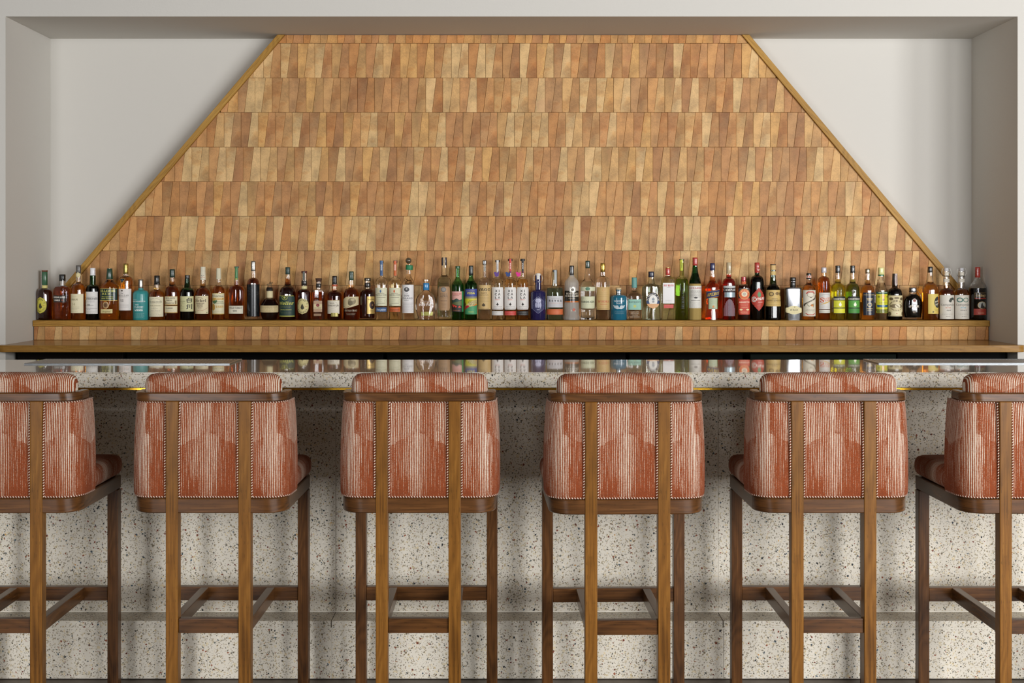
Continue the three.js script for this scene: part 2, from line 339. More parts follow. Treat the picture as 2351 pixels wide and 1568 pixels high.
// ---------------------------------------------------------------- bottle shelf, riser and back counter
const SHELF_Y = 1.162, SHELF_T = 0.0325, SHELF_Z = 0.272, COUNTER_Y = 1.056, RISER_Z = 0.262;
{
  const g = metreUV(box(NL + 0.002, NR - 0.002, SHELF_Y - SHELF_T, SHELF_Y, 0.002, SHELF_Z, 0.0035), 'x');
  const s = mesh('bottle_shelf', g, oak, scene); s.userData = { label: 'long oak shelf carrying the row of bottles across the niche', category: 'shelf' };
  const riser = thing('tile_riser', 'low strip of clay tiles between the bottle shelf and the oak counter', 'tile strip');
  const y0 = COUNTER_Y + 0.0005, y1 = SHELF_Y - SHELF_T - 0.0005, h1 = (y1 - y0) / ROW;
  mesh('backing_board', box(NL + 0.004, NR - 0.004, y0, y1, 0.01, RISER_Z - TILE_T - 0.003, 0), plain('#4a3526', 0.9), riser);
  const pair = 39.6 / 430.5;
  for (let x = (62.5 - 1160) / 430.5; x < NR; x += pair) for (const kind of ['a', 'b']) {
    let p = (kind === 'a' ? quadA : quadB)(1 - h1, 1).map(([a, b]) => [a * pair / PAIR + x, b + y1 - ROW]);
    p = clipHalf(p, ([a]) => a - NL - 0.005); p = clipHalf(p, ([a]) => NR - 0.005 - a);
    if (p.length < 3 || areaOf(p) < 1e-4) continue;
    const k = Math.floor(rnd() * 4), o = mesh('tile', tileGeometry(p.map(([a, b]) => [a - x, b - y0]), TILE_T, k * 0.07, k * 0.09), tileLook(rnd() < 0.4), riser);
    o.position.set(x, y0, RISER_Z - TILE_T - 0.003); o.position.z += rr(0, 0.003);
  }
  // counter with rounded front corners
  const x0 = NL - 0.022, x1 = NR + 0.018, zb = 0.004, zf = 0.7, R = 0.045, sh = new THREE.Shape();
  sh.moveTo(NL + 0.002, zb); sh.lineTo(NR - 0.002, zb); sh.lineTo(NR - 0.002, NICHE_D + 0.003); sh.lineTo(x1, NICHE_D + 0.003); sh.lineTo(x1, zf - R); sh.quadraticCurveTo(x1, zf, x1 - R, zf); sh.lineTo(x0 + R, zf); sh.quadraticCurveTo(x0, zf, x0, zf - R); sh.lineTo(x0, NICHE_D + 0.003); sh.lineTo(NL + 0.002, NICHE_D + 0.003); sh.closePath();
  const cg = new THREE.ExtrudeGeometry(sh, { depth: 0.03, bevelEnabled: true, bevelThickness: 0.002, bevelSize: 0.0015, bevelOffset: -0.0015, bevelSegments: 2, curveSegments: 6 });
  cg.rotateX(Math.PI / 2); cg.translate(0, COUNTER_Y - 0.002, 0);
  const cm = mesh('back_counter', metreUV(toCreasedNormals(cg, 0.3), 'x', 0.37, 0.11), oakPolished, scene);
  cm.userData = { label: 'polished oak back counter with rounded front corners below the tile strip', category: 'counter' };
}
// black bar fridges under the counter: only their upper edge shows above the bar
{
  const edges = [[-2.5, -1.95, '#0f0a08'], [-1.94, -0.62, '#050505'], [-0.61, 0.62, '#050505'], [0.63, 1.22, '#050505'], [1.24, 1.99, '#121814'], [2.0, 2.565, '#050505']];
  const where = ['dark brown-black cabinet under the left end of the oak counter', 'black bar fridge under the oak counter behind the second stool', 'black bar fridge under the middle of the oak counter', 'black bar fridge under the oak counter left of the green-grey one', 'dark green-grey bar fridge under the oak counter behind the fifth stool', 'black cabinet under the right end of the oak counter'];
  edges.forEach(([a, b, col], i) => {
    const f = thing('bar_fridge', where[i], i % 5 ? 'fridge' : 'cabinet', [(a + b) / 2, 0, 0]), w = (b - a) / 2 - 0.004, m = plain(col, 0.7, 0, { specularIntensity: 0.15 }), top = i === 4 ? 1.005 : 1.018;
    mesh('body', box(-w, w, 0.1, top, 0.03, i === 4 ? 0.585 : 0.54, 0.004), m, f);
    mesh('plinth', box(-w + 0.02, w - 0.02, 0, 0.099, 0.06, 0.5, 0), plain('#101010', 0.7), f);
    const d = mesh('door', box(-w + 0.006, w - 0.006, 0.12, top - (i === 4 ? 0.035 : 0.06), i === 4 ? 0.587 : 0.542, i === 4 ? 0.615 : 0.57, 0.005), m, f);
    mesh('handle', box(w - 0.07, w - 0.045, 0.55, 0.8, i === 4 ? 0.615 : 0.57, i === 4 ? 0.635 : 0.59, 0.004), plain('#5c564e', 0.35, 0.8), d);
  });
}

// ---------------------------------------------------------------- the bar
const BAR = { y: 1.0966, under: 1.045, zf: 2.75, zb: 2.18, panel: 2.448, ledge: 2.56, ledgeY: 0.207, x0: -3.05, x1: 3.05 };
{
  const bar = thing('bar_counter', 'long terrazzo bar with polished top, brass strip and stepped base behind the stools', 'bar');
  mesh('bar_top', metreUV(box(BAR.x0, BAR.x1, BAR.y - 0.005, BAR.y, BAR.zb, BAR.zf - 0.001, 0.0015), 'x', 0.2, 0.5), terrazzoPolished, bar);
  mesh('bar_edge', metreUV(box(BAR.x0, BAR.x1, BAR.under, BAR.y - 0.0052, BAR.zb, BAR.zf, 0.002), 'x', 0.2, 0.5), terrazzo, bar);
  mesh('brass_strip', box(BAR.x0 + 0.01, BAR.x1 - 0.01, BAR.under - 0.009, BAR.under - 0.0005, BAR.zf - 0.03, BAR.zf - 0.008, 0.001), plain('#c79a32', 0.25, 1), bar);
  mesh('bar_body', box(BAR.x0 + 0.02, BAR.x1 - 0.02, 0.02, BAR.under - 0.01, BAR.zb + 0.03, BAR.panel - 0.022, 0), plain('#b7b0a2', 0.9), bar);
  const joints = [-3.0, -1.99, -0.612, 0.766, 2.144, 3.0];
  for (let i = 0; i < 5; i++) {
    const a = joints[i] + 0.0015, b = joints[i + 1] - 0.0015, du = i * 0.53, dv = i * 0.37;
    mesh('front_panel', metreUV(box(a, b, BAR.ledgeY + 0.004, BAR.under - 0.011, BAR.panel - 0.02, BAR.panel, 0.0012), 'x', du, dv), terrazzo, bar);
    mesh('ledge_cap', metreUV(box(a, b, BAR.ledgeY - 0.024, BAR.ledgeY, BAR.panel - 0.02, BAR.ledge, 0.0015), 'x', du + 0.3, dv + 0.2), terrazzo, bar);
    mesh('base_panel', metreUV(box(a, b, 0.004, BAR.ledgeY - 0.028, BAR.ledge - 0.022, BAR.ledge - 0.001, 0.0012), 'x', du + 0.7, dv + 0.6), terrazzo, bar);
  }
  const grout = plain('#d3cdc0', 0.85);
  mesh('grout', mergeGeometries([box(-3, 3, 0.003, BAR.ledgeY - 0.0245, BAR.ledge - 0.04, BAR.ledge - 0.0028, 0), box(-3, 3, BAR.ledgeY - 0.02, BAR.under - 0.012, BAR.panel - 0.021, BAR.panel - 0.0022, 0)]), grout, bar);
  // drip trays standing on the bar
  const steel = plain('#8d9194', 0.28, 1);
  for (const [x0, x1, z0, z1, n, label] of [[-1.745, -1.0, 2.2, 2.42, 60, 'perforated steel drip tray on the bar behind the two left stools'], [1.36, 2.3, 2.2, 2.40, 76, 'perforated steel drip tray on the bar behind the two right stools']]) {
    const t = thing('drip_tray', label, 'drip tray', [(x0 + x1) / 2, BAR.y, (z0 + z1) / 2]), w = (x1 - x0) / 2, d = (z1 - z0) / 2;
    mesh('pan', box(-w, w, 0.0003, 0.002, -d, d, 0.0005), steel, t);
    mesh('rim', mergeGeometries([box(-w, w, 0.002, 0.0045, d - 0.004, d, 0.001), box(-w, w, 0.002, 0.0045, -d, -d + 0.004, 0.001), box(-w, -w + 0.006, 0.002, 0.0045, -d + 0.006, d - 0.006, 0.001), box(w - 0.006, w, 0.002, 0.0045, -d + 0.006, d - 0.006, 0.001)]), steel, t);
    const g = box(-0.0035, 0.0035, 0.002, 0.0038, -d + 0.007, d - 0.007, 0.0008);
    const bars = []; for (let i = 0; i < n; i++) bars.push(g.clone().translate(-w + 0.012 + i * (2 * w - 0.024) / (n - 1), 0, 0));
    const grid = mesh('grate', mergeGeometries(bars), plain('#9a9da0', 0.35, 1), t); grid.userData.kind = 'stuff';
  }
}

// ---------------------------------------------------------------- bar stools
// U-shaped path in plan: back at z = zb, half-width a, corner radius R, arms reaching dep forward (towards -z)
function pathU(a, zb, R, dep, flare = 0) {
  const pts = []; const n = 9, add = (x, z, nx, nz) => pts.push({ x, z, nx, nz });
  const arms = 5;
  for (let i = 0; i < arms; i++) { const t = 1 - i / arms; add(-a - flare * t, zb - R - (dep - R) * t, -1, 0); }
  for (let i = 0; i <= n; i++) { const t = i / n * Math.PI / 2; add(-a + R - R * Math.cos(t), zb - R + R * Math.sin(t), -Math.cos(t), Math.sin(t)); }
  for (const x of [-0.1325, -0.0925, -0.05, 0, 0.05, 0.0925, 0.1325]) add(x, zb, 0, 1);
  const k = pts.length; for (let i = 0; i < 0; i++) pts[k - 1 - i];
  for (let i = n; i >= 0; i--) { const t = i / n * Math.PI / 2; add(a - R + R * Math.cos(t), zb - R + R * Math.sin(t), Math.cos(t), Math.sin(t)); }
  for (let i = arms - 1; i >= 0; i--) { const t = 1 - i / arms; add(a + flare * t, zb - R - (dep - R) * t, 1, 0); }
  let s = 0; pts.forEach((p, i) => { if (i) s += Math.hypot(p.x - pts[i - 1].x, p.z - pts[i - 1].z); p.s = s; });
  const mid = s / 2; pts.forEach((p) => { p.s -= mid; });
  return pts;
}
// sweep a closed profile of [inward offset, y] along path points
function sweep(path, prof, uvOf, crease = 0.7) {
  const n = prof.length, per = [0]; for (let i = 1; i <= n; i++) { const a = prof[i - 1], b = prof[i % n]; per.push(per[i - 1] + Math.hypot(a[0] - b[0], a[1] - b[1])); }
  const at = (i, j) => { const p = path[i], q = prof[j % n]; return [p.x - p.nx * q[0], q[1], p.z - p.nz * q[0]]; };
  const side = ringMesh(path.length, n + 1, at, false, (i, j) => uvOf(path[i].s, per[j], prof[j % n]), true).toNonIndexed();
  const caps = [];
  for (const e of [0, path.length - 1]) {
    const tri = THREE.ShapeUtils.triangulateShape(prof.map((q) => new THREE.Vector2(...q)), []), pos = [], uv = [];
    for (const t of tri) for (const k of e ? t : [t[0], t[2], t[1]]) { pos.push(...at(e, k)); uv.push(prof[k][0] + path[e].s, prof[k][1]); }
    const g = new THREE.BufferGeometry(); g.setAttribute('position', new THREE.Float32BufferAttribute(pos, 3)); g.setAttribute('uv', new THREE.Float32BufferAttribute(uv, 2)); g.computeVertexNormals(); caps.push(g);
  }
  const g = mergeGeometries([side, ...caps]);
  // fix the winding if the sweep came out inside-out
  return toCreasedNormals(g, crease);
}
function tubeAlong(points, r, mat, name, parent, uMetres = true, seg = 6) {
  const curve = new THREE.CatmullRomCurve3(points.map((p) => new THREE.Vector3(...p)), false, 'centripetal'), len = curve.getLength();
  const g = new THREE.TubeGeometry(curve, Math.max(8, points.length * 3), r, seg, false);
  if (uMetres) { const uv = g.attributes.uv; for (let i = 0; i < uv.count; i++) uv.setX(i, uv.getX(i) * len); }
  return mesh(name, g, mat, parent);
}
const rectProfile = (o0, o1, y0, y1, c = 0.004) => [[o0, y0 + c], [o0, y1 - c], [o0 + c, y1], [o1 - c, y1], [o1, y1 - c], [o1, y0 + c], [o1 - c, y0], [o0 + c, y0]];
const ST = { rail0: 1.036, rail1: 1.0635, seat0: 0.691, seat1: 0.737 };
const POST_X = 0.1124, POST_W = 0.038;
function makeStool() {
  const g = new THREE.Group(); g.name = 'bar_stool';
  const wood = (geo, grain, du, dv) => metreUV(geo, grain, du, dv);
  // rear posts run from the floor to the top rail
  for (const s of [-1, 1]) mesh('rear_leg', wood(box(s * POST_X - POST_W / 2, s * POST_X + POST_W / 2, 0, ST.rail0 + 0.001, -0.038, 0, 0.0025), 'y', s * 0.3, 0.15 + s * 0.08), walnutGold, g);
  for (const s of [-1, 1]) mesh('front_leg', wood(box(s * 0.224 - 0.0185, s * 0.224 + 0.0185, 0, ST.seat0 - 0.001, -0.449, -0.412, 0.0025), 'y', s * 0.45, 0.05 + s * 0.1), walnut, g);
  // top rail
  const railUV = (k) => (s, v) => [s + k, v];
  mesh('top_rail', sweep(pathU(0.239, -0.001, 0.06, 0.115), rectProfile(0, 0.026, ST.rail0, ST.rail1, 0.003), railUV(0.2)), walnut, g);
  // seat rail: U round the back, arms to the front legs, and a front rail
  mesh('seat_rail', mergeGeometries([sweep(pathU(0.240, -0.003, 0.07, 0.444, 0.002), rectProfile(0, 0.026, ST.seat0, ST.seat1, 0.003), railUV(0.7)), metreUV(box(-0.214, 0.214, ST.seat0, ST.seat1, -0.447, -0.422, 0.003), 'x')]), walnut, g);
  // stretchers
  mesh('rear_stretcher', wood(box(-POST_X + POST_W / 2, POST_X - POST_W / 2, 0.319, 0.364, -0.032, -0.008, 0.002), 'x', 0.6, 0.2), walnut, g);
  mesh('front_stretcher', wood(box(-0.2055, 0.2055, 0.311, 0.358, -0.443, -0.417, 0.002), 'x', 0.1, 0.1), walnut, g);
  for (const s of [-1, 1]) mesh('side_stretcher', wood(box(s * 0.113 - 0.0135, s * 0.113 + 0.0135, 0.316, 0.357, -0.4165, -0.0385, 0.002), 'z', 0.2, 0.02 * s), walnut, g);
  // upholstered back shell in three panels between the posts
  const P = pathU(0.249, -0.0085, 0.068, 0.132, 0.003), y0 = ST.seat1 + 0.001, y1 = ST.rail0 - 0.001, prof = [];
  const outer = (y) => { const t = (y - y0) / (y1 - y0); return 0.008 * t - 0.004 * Math.sin(Math.PI * t); };
  for (let i = 0; i <= 3; i++) { const a = i / 3 * Math.PI / 2; prof.push([outer(y0) + 0.011 * (1 - Math.sin(a)), y0 + 0.011 * (1 - Math.cos(a))]); }
  for (let i = 1; i < 10; i++) { const y = lerp(y0 + 0.011, y1 - 0.011, i / 10); prof.push([outer(y), y]); }
  for (let i = 0; i <= 3; i++) { const a = i / 3 * Math.PI / 2; prof.push([outer(y1) + 0.011 * (1 - Math.cos(a)), y1 - 0.011 * (1 - Math.sin(a))]); }
  prof.push([0.05, y1], [0.05, y0]);
  const clothUV = (s, v, q) => [s, q[0] > 0.045 ? q[1] - FABRIC_Y0 : q[1] - FABRIC_Y0];
  const cut = (f) => P.filter(f);
  const ranges = [P.filter((p) => p.x <= -0.1324), P.filter((p) => Math.abs(p.x) <= 0.0926 && p.nz === 1), P.filter((p) => p.x >= 0.1324)];
  ranges.forEach((path) => mesh('back_panel', sweep(path, prof, clothUV, 1.1), fabric, g));
  // piping round the panels
  ranges.forEach((path, k) => {
    const line = (y, o) => path.map((p) => [p.x - p.nx * o, y, p.z - p.nz * o]);
    tubeAlong(line(y0 + 0.002, 0.0035), 0.0028, pipingCloth, 'piping', g); tubeAlong(line(y1 - 0.002, 0.0105), 0.0028, pipingCloth, 'piping', g);
    const xs = k === 0 ? [-0.1345] : k === 1 ? [-0.0905, 0.0905] : [0.1345];
    for (const x of xs) tubeAlong([[x, y0 + 0.002, -0.0065], [x, (y0 + y1) / 2, -0.0035], [x, y1 - 0.002, -0.0115]], 0.0028, pipingCloth, 'piping', g);
  });
  // inner back cushion rising above the rail
  const cush = roundBox(0.428, 0.335, 0.075, 0.03, 14, 8, 6, (v) => { if (v.y > 0.1) v.y += 0.006 * (1 - (v.x / 0.214) ** 2); v.z += 0.012 * (1 - (v.x / 0.214) ** 2) - 0.012; });
  place(cush, 0, 0.9485, -0.066); { const p = cush.attributes.position, uv = cush.attributes.uv; for (let i = 0; i < p.count; i++) uv.setXY(i, p.getX(i), p.getY(i) - p.getZ(i) - 0.04 - FABRIC_Y0 - (1.104 - ZIG_Y)); }
  mesh('back_cushion', cush, fabric, g);
  // seat cushion
  const seat = roundBox(0.5, 0.07, 0.40, 0.028, 10, 6, 10, (v) => { if (v.y > 0) v.y += 0.014 * (1 - (v.x / 0.25) ** 2) * (1 - (v.z / 0.2) ** 2); });
  place(seat, 0, 0.773, -0.2585); { const p = seat.attributes.position, uv = seat.attributes.uv; for (let i = 0; i < p.count; i++) uv.setXY(i, p.getZ(i) + 0.05, Math.abs(p.getX(i)) - p.getY(i)); }
  mesh('seat_cushion', seat, fabric, g);
  return g;
}
{
  const proto = makeStool(), S = FOCAL / 3.9;
  const stools = [
    [-1, 0.002, 0.4, 'rust striped bar stool cut off by the left edge of the photo'],
    [477.5, 0, -0.5, 'rust striped bar stool second from the left, in front of the left drip tray'],
    [960, 0, 0, 'rust striped bar stool third from the left, just left of the middle'],
    [1440, 0.02, 1.2, 'rust striped bar stool fourth from the left, just right of the middle, pulled slightly back'],
    [1915, 0, 0, 'rust striped bar stool second from the right, whole, its seat showing on the left'],
    [2390, 0.01, 0.6, 'rust striped bar stool cut off by the right edge of the photo'],
  ];
  stools.forEach(([px, dz, deg, label], i) => {
    const o = i ? proto.clone() : proto; o.name = numbered('bar_stool'); scene.add(o);
    o.position.set((px - 1160) / S, 0, 3.1 + dz); o.rotation.y = deg * Math.PI / 180;
    o.userData = { label, category: 'bar stool', group: 'upholstered bar stools along the bar' };
  });
}
// ---------------------------------------------------------------- bottles
// lengths inside this section are in bottle units: one unit is 0.2988 mm; heights are measured from the shelf
const BU = 1 / (7.837 * 427), BOTTLE_Z = 0.212;
const AT = 2048, atlas = document.createElement('canvas'); atlas.width = atlas.height = AT;
const ac = atlas.getContext('2d');
const shelfPack = { x: 2, y: 2, h: 0 };
function cell(w, h) {
  w = Math.ceil(w); h = Math.ceil(h);
  if (shelfPack.x + w + 3 > AT) { shelfPack.x = 2; shelfPack.y += shelfPack.h + 3; shelfPack.h = 0; }
  const r = { x: shelfPack.x, y: shelfPack.y, w, h }; shelfPack.x += w + 3; shelfPack.h = Math.max(shelfPack.h, h);
  if (r.y + h > AT) console.log('ATLAS FULL');
  return r;
}
const FONT = { b: 'bold {}px sans-serif', r: '{}px sans-serif', s: '{}px serif', sb: 'bold {}px serif', i: 'italic bold {}px serif', m: '{}px monospace' };
// ops: bg | t text x y size col font maxw | a arc text | r rect | c circle | o ring | f small print | p polygon | l line   (all in fractions of the label)
function drawLabel(ops, r) {
  const c = ac, W = r.w, H = r.h;
  c.save(); c.beginPath(); c.rect(r.x, r.y, W, H); c.clip(); c.translate(r.x, r.y);
  for (const o of ops) {
    const k = o[0];
    if (k === 'bg') { c.fillStyle = o[1]; c.fillRect(0, 0, W, H); }
    else if (k === 't') { const [, txt, x, y, s, col, f = 'b', mw = 0.94, turn = 0] = o; c.save(); c.translate(x * W, y * H); c.rotate(turn); c.font = FONT[f].replace('{}', s * H); c.fillStyle = col; c.textAlign = 'center'; c.textBaseline = 'middle'; const tw = c.measureText(txt).width, lim = (turn && Math.abs(turn) > 1 ? H : W) * mw; if (tw > lim) c.scale(lim / tw, 1); c.fillText(txt, 0, 0); c.restore(); }
    else if (k === 'a') { const [, txt, x, y, rad, a0, a1, s, col, f = 'b'] = o; c.font = FONT[f].replace('{}', s * H); c.fillStyle = col; c.textAlign = 'center'; c.textBaseline = 'middle'; const n = txt.length; for (let i = 0; i < n; i++) { const a = a0 + (a1 - a0) * (n > 1 ? i / (n - 1) : 0.5), low = a1 < a0; c.save(); c.translate(x * W + Math.cos(a) * rad[0] * W, y * H + Math.sin(a) * rad[1] * H); c.rotate(a + (low ? -Math.PI / 2 : Math.PI / 2)); c.fillText(txt[i], 0, 0); c.restore(); } }
    else if (k === 'r') { c.fillStyle = o[5]; c.fillRect(o[1] * W, o[2] * H, o[3] * W, o[4] * H); }
    else if (k === 'c') { c.beginPath(); c.ellipse(o[1] * W, o[2] * H, o[3] * W, o[4] * H, 0, 0, 7); c.fillStyle = o[5]; c.fill(); }
    else if (k === 'o') { c.beginPath(); c.ellipse(o[1] * W, o[2] * H, o[3] * W, o[4] * H, 0, 0, 7); c.strokeStyle = o[5]; c.lineWidth = (o[6] ?? 0.015) * W; c.stroke(); }
    else if (k === 'f') { const [, y0, y1, n, col, x0 = 0.15, x1 = 0.85] = o; c.fillStyle = col; for (let i = 0; i < n; i++) { const y = lerp(y0, y1, n > 1 ? i / (n - 1) : 0.5); let x = x0 + rr(0, 0.12); const e = x1 - rr(0, 0.12); while (x < e) { const w = rr(0.03, 0.1); c.fillRect(x * W, y * H, Math.min(w, e - x) * W, Math.max(1.2, 0.011 * H)); x += w + 0.025; } } }
    else if (k === 'p') { c.beginPath(); o[1].forEach(([x, y], i) => (i ? c.lineTo(x * W, y * H) : c.moveTo(x * W, y * H))); c.closePath(); c.fillStyle = o[2]; c.fill(); }
    else if (k === 'l') { c.beginPath(); o[1].forEach(([x, y], i) => (i ? c.lineTo(x * W, y * H) : c.moveTo(x * W, y * H))); c.strokeStyle = o[2]; c.lineWidth = (o[3] ?? 0.02) * W; c.stroke(); }
    else if (k === 'fr') { const m = o[2] ?? 0.04; c.strokeStyle = o[1]; c.lineWidth = (o[3] ?? 0.015) * W; c.strokeRect(m * W, m * W, W - 2 * m * W, H - 2 * m * W); }
  }
  c.restore();
}
const atlasMap = new THREE.CanvasTexture(atlas); atlasMap.colorSpace = THREE.SRGBColorSpace; atlasMap.anisotropy = 4;
const paper = new THREE.MeshPhysicalMaterial({ map: atlasMap, roughness: 0.55 });
const paperGloss = new THREE.MeshPhysicalMaterial({ map: atlasMap, roughness: 0.25 });
const paperFoil = new THREE.MeshPhysicalMaterial({ map: atlasMap, roughness: 0.35, metalness: 0.35 });
const ink = new THREE.MeshPhysicalMaterial({ map: atlasMap, roughness: 0.45, transparent: true });

// superellipse section point
function sect(r, dz, n, a) { const c = Math.cos(a), s = Math.sin(a), e = 2 / n; return [r * Math.sign(c) * Math.abs(c) ** e, r * dz * Math.sign(s) * Math.abs(s) ** e]; }
function profileOf(b) {
  if (b.prof) return b.prof;
  const P = [[0, b.hw - 9], [4, b.hw - 3], [11, b.hw]], { hs, hn, nr, ht } = b, top = b.hwTop ?? b.hw;
  P.push([hs, top]);
  const N = 12;
  for (let i = 1; i <= N; i++) {
    const t = i / N; let k;
    if (b.sh === 'slope') k = 0.5 + 0.5 * Math.cos(Math.PI * t);
    else if (b.sh === 'flat') k = 1 - t ** 5;
    else k = t < 0.8 ? Math.sqrt(1 - (t * 0.985) ** 2) : lerp(Math.sqrt(1 - (0.8 * 0.985) ** 2), 0, 1 - (1 - (t - 0.8) / 0.2) ** 1.6);
    P.push([lerp(hs, hn, t), nr + (top - nr) * k]);
  }
  if (b.nr2) P.push([lerp(hn, ht, 0.45), lerp(nr, b.nr2, 0.7)], [ht, b.nr2]); else P.push([ht, nr]);
  return P;
}
const radiusAt = (P, y) => { for (let i = 1; i < P.length; i++) if (y <= P[i][0]) { const a = P[i - 1], c = P[i]; return lerp(a[1], c[1], clamp((y - a[0]) / ((c[0] - a[0]) || 1), 0, 1)); } return P[P.length - 1][1]; };
// solid of that profile between heights y0 and y1, shrunk by inset; closed at both ends
function solid(b, P, y0, y1, inset, seg = 36) {
  const ys = [y0, ...P.map((p) => p[0]).filter((y) => y > y0 + 1 && y < y1 - 1), y1];
  const ring = (y) => Math.max(2, radiusAt(P, y) - inset);
  const rows = [[y0, 0.01], [y0, ring(y0) - 3], ...ys.map((y) => [y, ring(y)]), [y1, 0.01]];
  const nOf = (r) => lerp(2, b.n ?? 2, clamp((r - (b.nr + 4)) / Math.max(1, b.hw - b.nr - 10), 0, 1)), dOf = (r) => lerp(1, b.dz ?? 1, clamp((r - b.nr) / Math.max(1, b.hw - b.nr), 0, 1));
  const g = ringMesh(rows.length, seg, (i, j) => { const [y, r] = rows[i], R = i === 0 || i === rows.length - 1 ? ring(y) : r, a = j / seg * Math.PI * 2, [x, z] = sect(r, dOf(R), nOf(R), a); return [x * BU, y * BU, z * BU]; }, true, (i, j) => [j / seg, rows[i][0] * BU / 0.1], true);
  return toCreasedNormals(g, 0.8);
}
function lathe(rows, seg = 24) { return toCreasedNormals(ringMesh(rows.length, seg, (i, j) => { const a = j / seg * Math.PI * 2; return [Math.cos(a) * rows[i][1] * BU, rows[i][0] * BU, Math.sin(a) * rows[i][1] * BU]; }, true, null, true), 0.6); }
// patch of label hugging the front of the bottle
function patch(b, P, d) {
  const rows = d.rows ?? 10, cols = d.cols ?? 14, off = d.off ?? 1.6, ym = (d.y0 + d.y1) / 2;
  const cw = Math.max(10, (d.x1 - d.x0) / 7.837 * 4.4 * 1.1), chh = Math.max(8, (d.y1 - d.y0) / 7.837 * 4.4), c = cell(cw, chh); drawLabel(d.ops, c);
  const nOf = (r) => lerp(2, b.n ?? 2, clamp((r - (b.nr + 4)) / Math.max(1, b.hw - b.nr - 10), 0, 1)), dOf = (r) => lerp(1, b.dz ?? 1, clamp((r - b.nr) / Math.max(1, b.hw - b.nr), 0, 1));
  const rm = radiusAt(P, ym), K = 200, tab = []; let s = 0, px, pz;
  for (let k = 0; k <= K; k++) { const a = Math.PI - k / K * Math.PI, [x, z] = sect(rm, dOf(rm), nOf(rm), a); if (k) s += Math.hypot(x - px, z - pz); px = x; pz = z; tab.push([x, s, a]); }
  const sAt = (x) => { for (let k = 1; k <= K; k++) if (tab[k][0] >= x) { const t = (x - tab[k - 1][0]) / ((tab[k][0] - tab[k - 1][0]) || 1); return lerp(tab[k - 1][1], tab[k][1], clamp(t, 0, 1)); } return s; };
  const aAt = (q) => { for (let k = 1; k <= K; k++) if (tab[k][1] >= q) { const t = (q - tab[k - 1][1]) / ((tab[k][1] - tab[k - 1][1]) || 1); return lerp(tab[k - 1][2], tab[k][2], clamp(t, 0, 1)); } return 0; };
  const s0 = sAt(d.x0), s1 = sAt(d.x1), shape = d.shape ?? (() => [0, 1]);
  return ringMesh(rows + 1, cols + 1, (i, j) => {
    const v = i / rows, [e0, e1] = shape(v), u = lerp(e0, e1, j / cols), tilt = (d.tilt ?? 0) * (u - 0.5), y = lerp(d.y0, d.y1, v) + tilt, a = aAt(lerp(s0, s1, u)), r = radiusAt(P, y) + off, [x, z] = sect(r, dOf(r), nOf(r), a);
    return [x * BU, y * BU, z * BU];
  }, false, (i, j) => { const v = i / rows, [e0, e1] = shape(v), u = lerp(e0, e1, j / cols); return [(c.x + 0.5 + u * (c.w - 1)) / AT, 1 - (c.y + 0.5 + (1 - v) * (c.h - 1)) / AT]; });
}
const oval = (v) => { const h = 0.5 * Math.sqrt(Math.max(0, 1 - (2 * v - 1) ** 2)); return [0.5 - h, 0.5 + h]; };
const diamond = (v) => { const h = 0.5 * Math.min(1, 1.35 * (1 - Math.abs(2 * v - 1))); return [0.5 - h, 0.5 + h]; };
const notched = (v) => { const h = v < 0.06 || v > 0.94 ? 0.42 : 0.5; return [0.5 - h, 0.5 + h]; };
const downTri = (v) => [0.5 - v / 2, 0.5 + v / 2];
const upTrap = (k) => (v) => { const h = lerp(0.5, 0.5 * k, v); return [0.5 - h, 0.5 + h]; };

const glass = (color = '#ffffff', roughness = 0.02) => matCache['glass' + color + roughness] ??= new THREE.MeshPhysicalMaterial({ color, roughness, transmission: 1, thickness: 0, ior: 1.5 });
const LIQ = { bourbon: [0.7, 0.34, 0.07, 0.045], amber: [0.88, 0.53, 0.11, 0.055], dark: [0.47, 0.18, 0.045, 0.036], straw: [0.99, 0.97, 0.9, 0.08], gold: [0.97, 0.86, 0.55, 0.08], honey: [0.9, 0.6, 0.2, 0.07], red: [0.72, 0.05, 0.04, 0.03], orange: [0.95, 0.3, 0.04, 0.045], herb: [0.66, 0.87, 0.42, 0.06], yellow: [0.88, 0.82, 0.12, 0.05], green: [0.42, 0.6, 0.16, 0.04], lime: [0.86, 0.92, 0.55, 0.06], water: [0.995, 0.995, 0.995, 0.1], icy: [0.9, 0.97, 0.97, 0.08], black: [0.05, 0.02, 0.015, 0.03] };
const liquid = (k) => matCache['liq' + k] ??= new THREE.MeshPhysicalMaterial({ color: '#ffffff', roughness: 0, transmission: 1, thickness: 0.05, ior: 1.34, attenuationColor: new THREE.Color().setRGB(...LIQ[k].slice(0, 3)), attenuationDistance: LIQ[k][3] });
const enamel = (col, rough = 0.3) => plain(col, rough, 0, { clearcoat: 0.6, clearcoatRoughness: 0.1 });
const capMat = (col, kind) => kind === 'm' ? plain(col, 0.28, 1) : kind === 's' ? plain(col, 0.3, 0, { clearcoat: 0.5, clearcoatRoughness: 0.15 }) : plain(col, 0.6);
function capShape(y0, y1, r, r2 = r, ridge = 0) {
  const k = Math.min(8, (y1 - y0) * 0.15), rows = [[y0, 0.01], [y0, r - 1], [y0 + 2, r]];
  for (let i = 1; i <= ridge; i++) { const y = lerp(y0, y1, i / (ridge + 1)), q = lerp(r, r2, i / (ridge + 1)); rows.push([y - 5, q], [y - 3, q - 3], [y + 3, q - 3], [y + 5, q]); }
  rows.push([y1 - k, r2], [y1 - k * 0.3, r2 - k * 0.3], [y1, r2 - k], [y1, 0.01]);
  return lathe(rows);
}
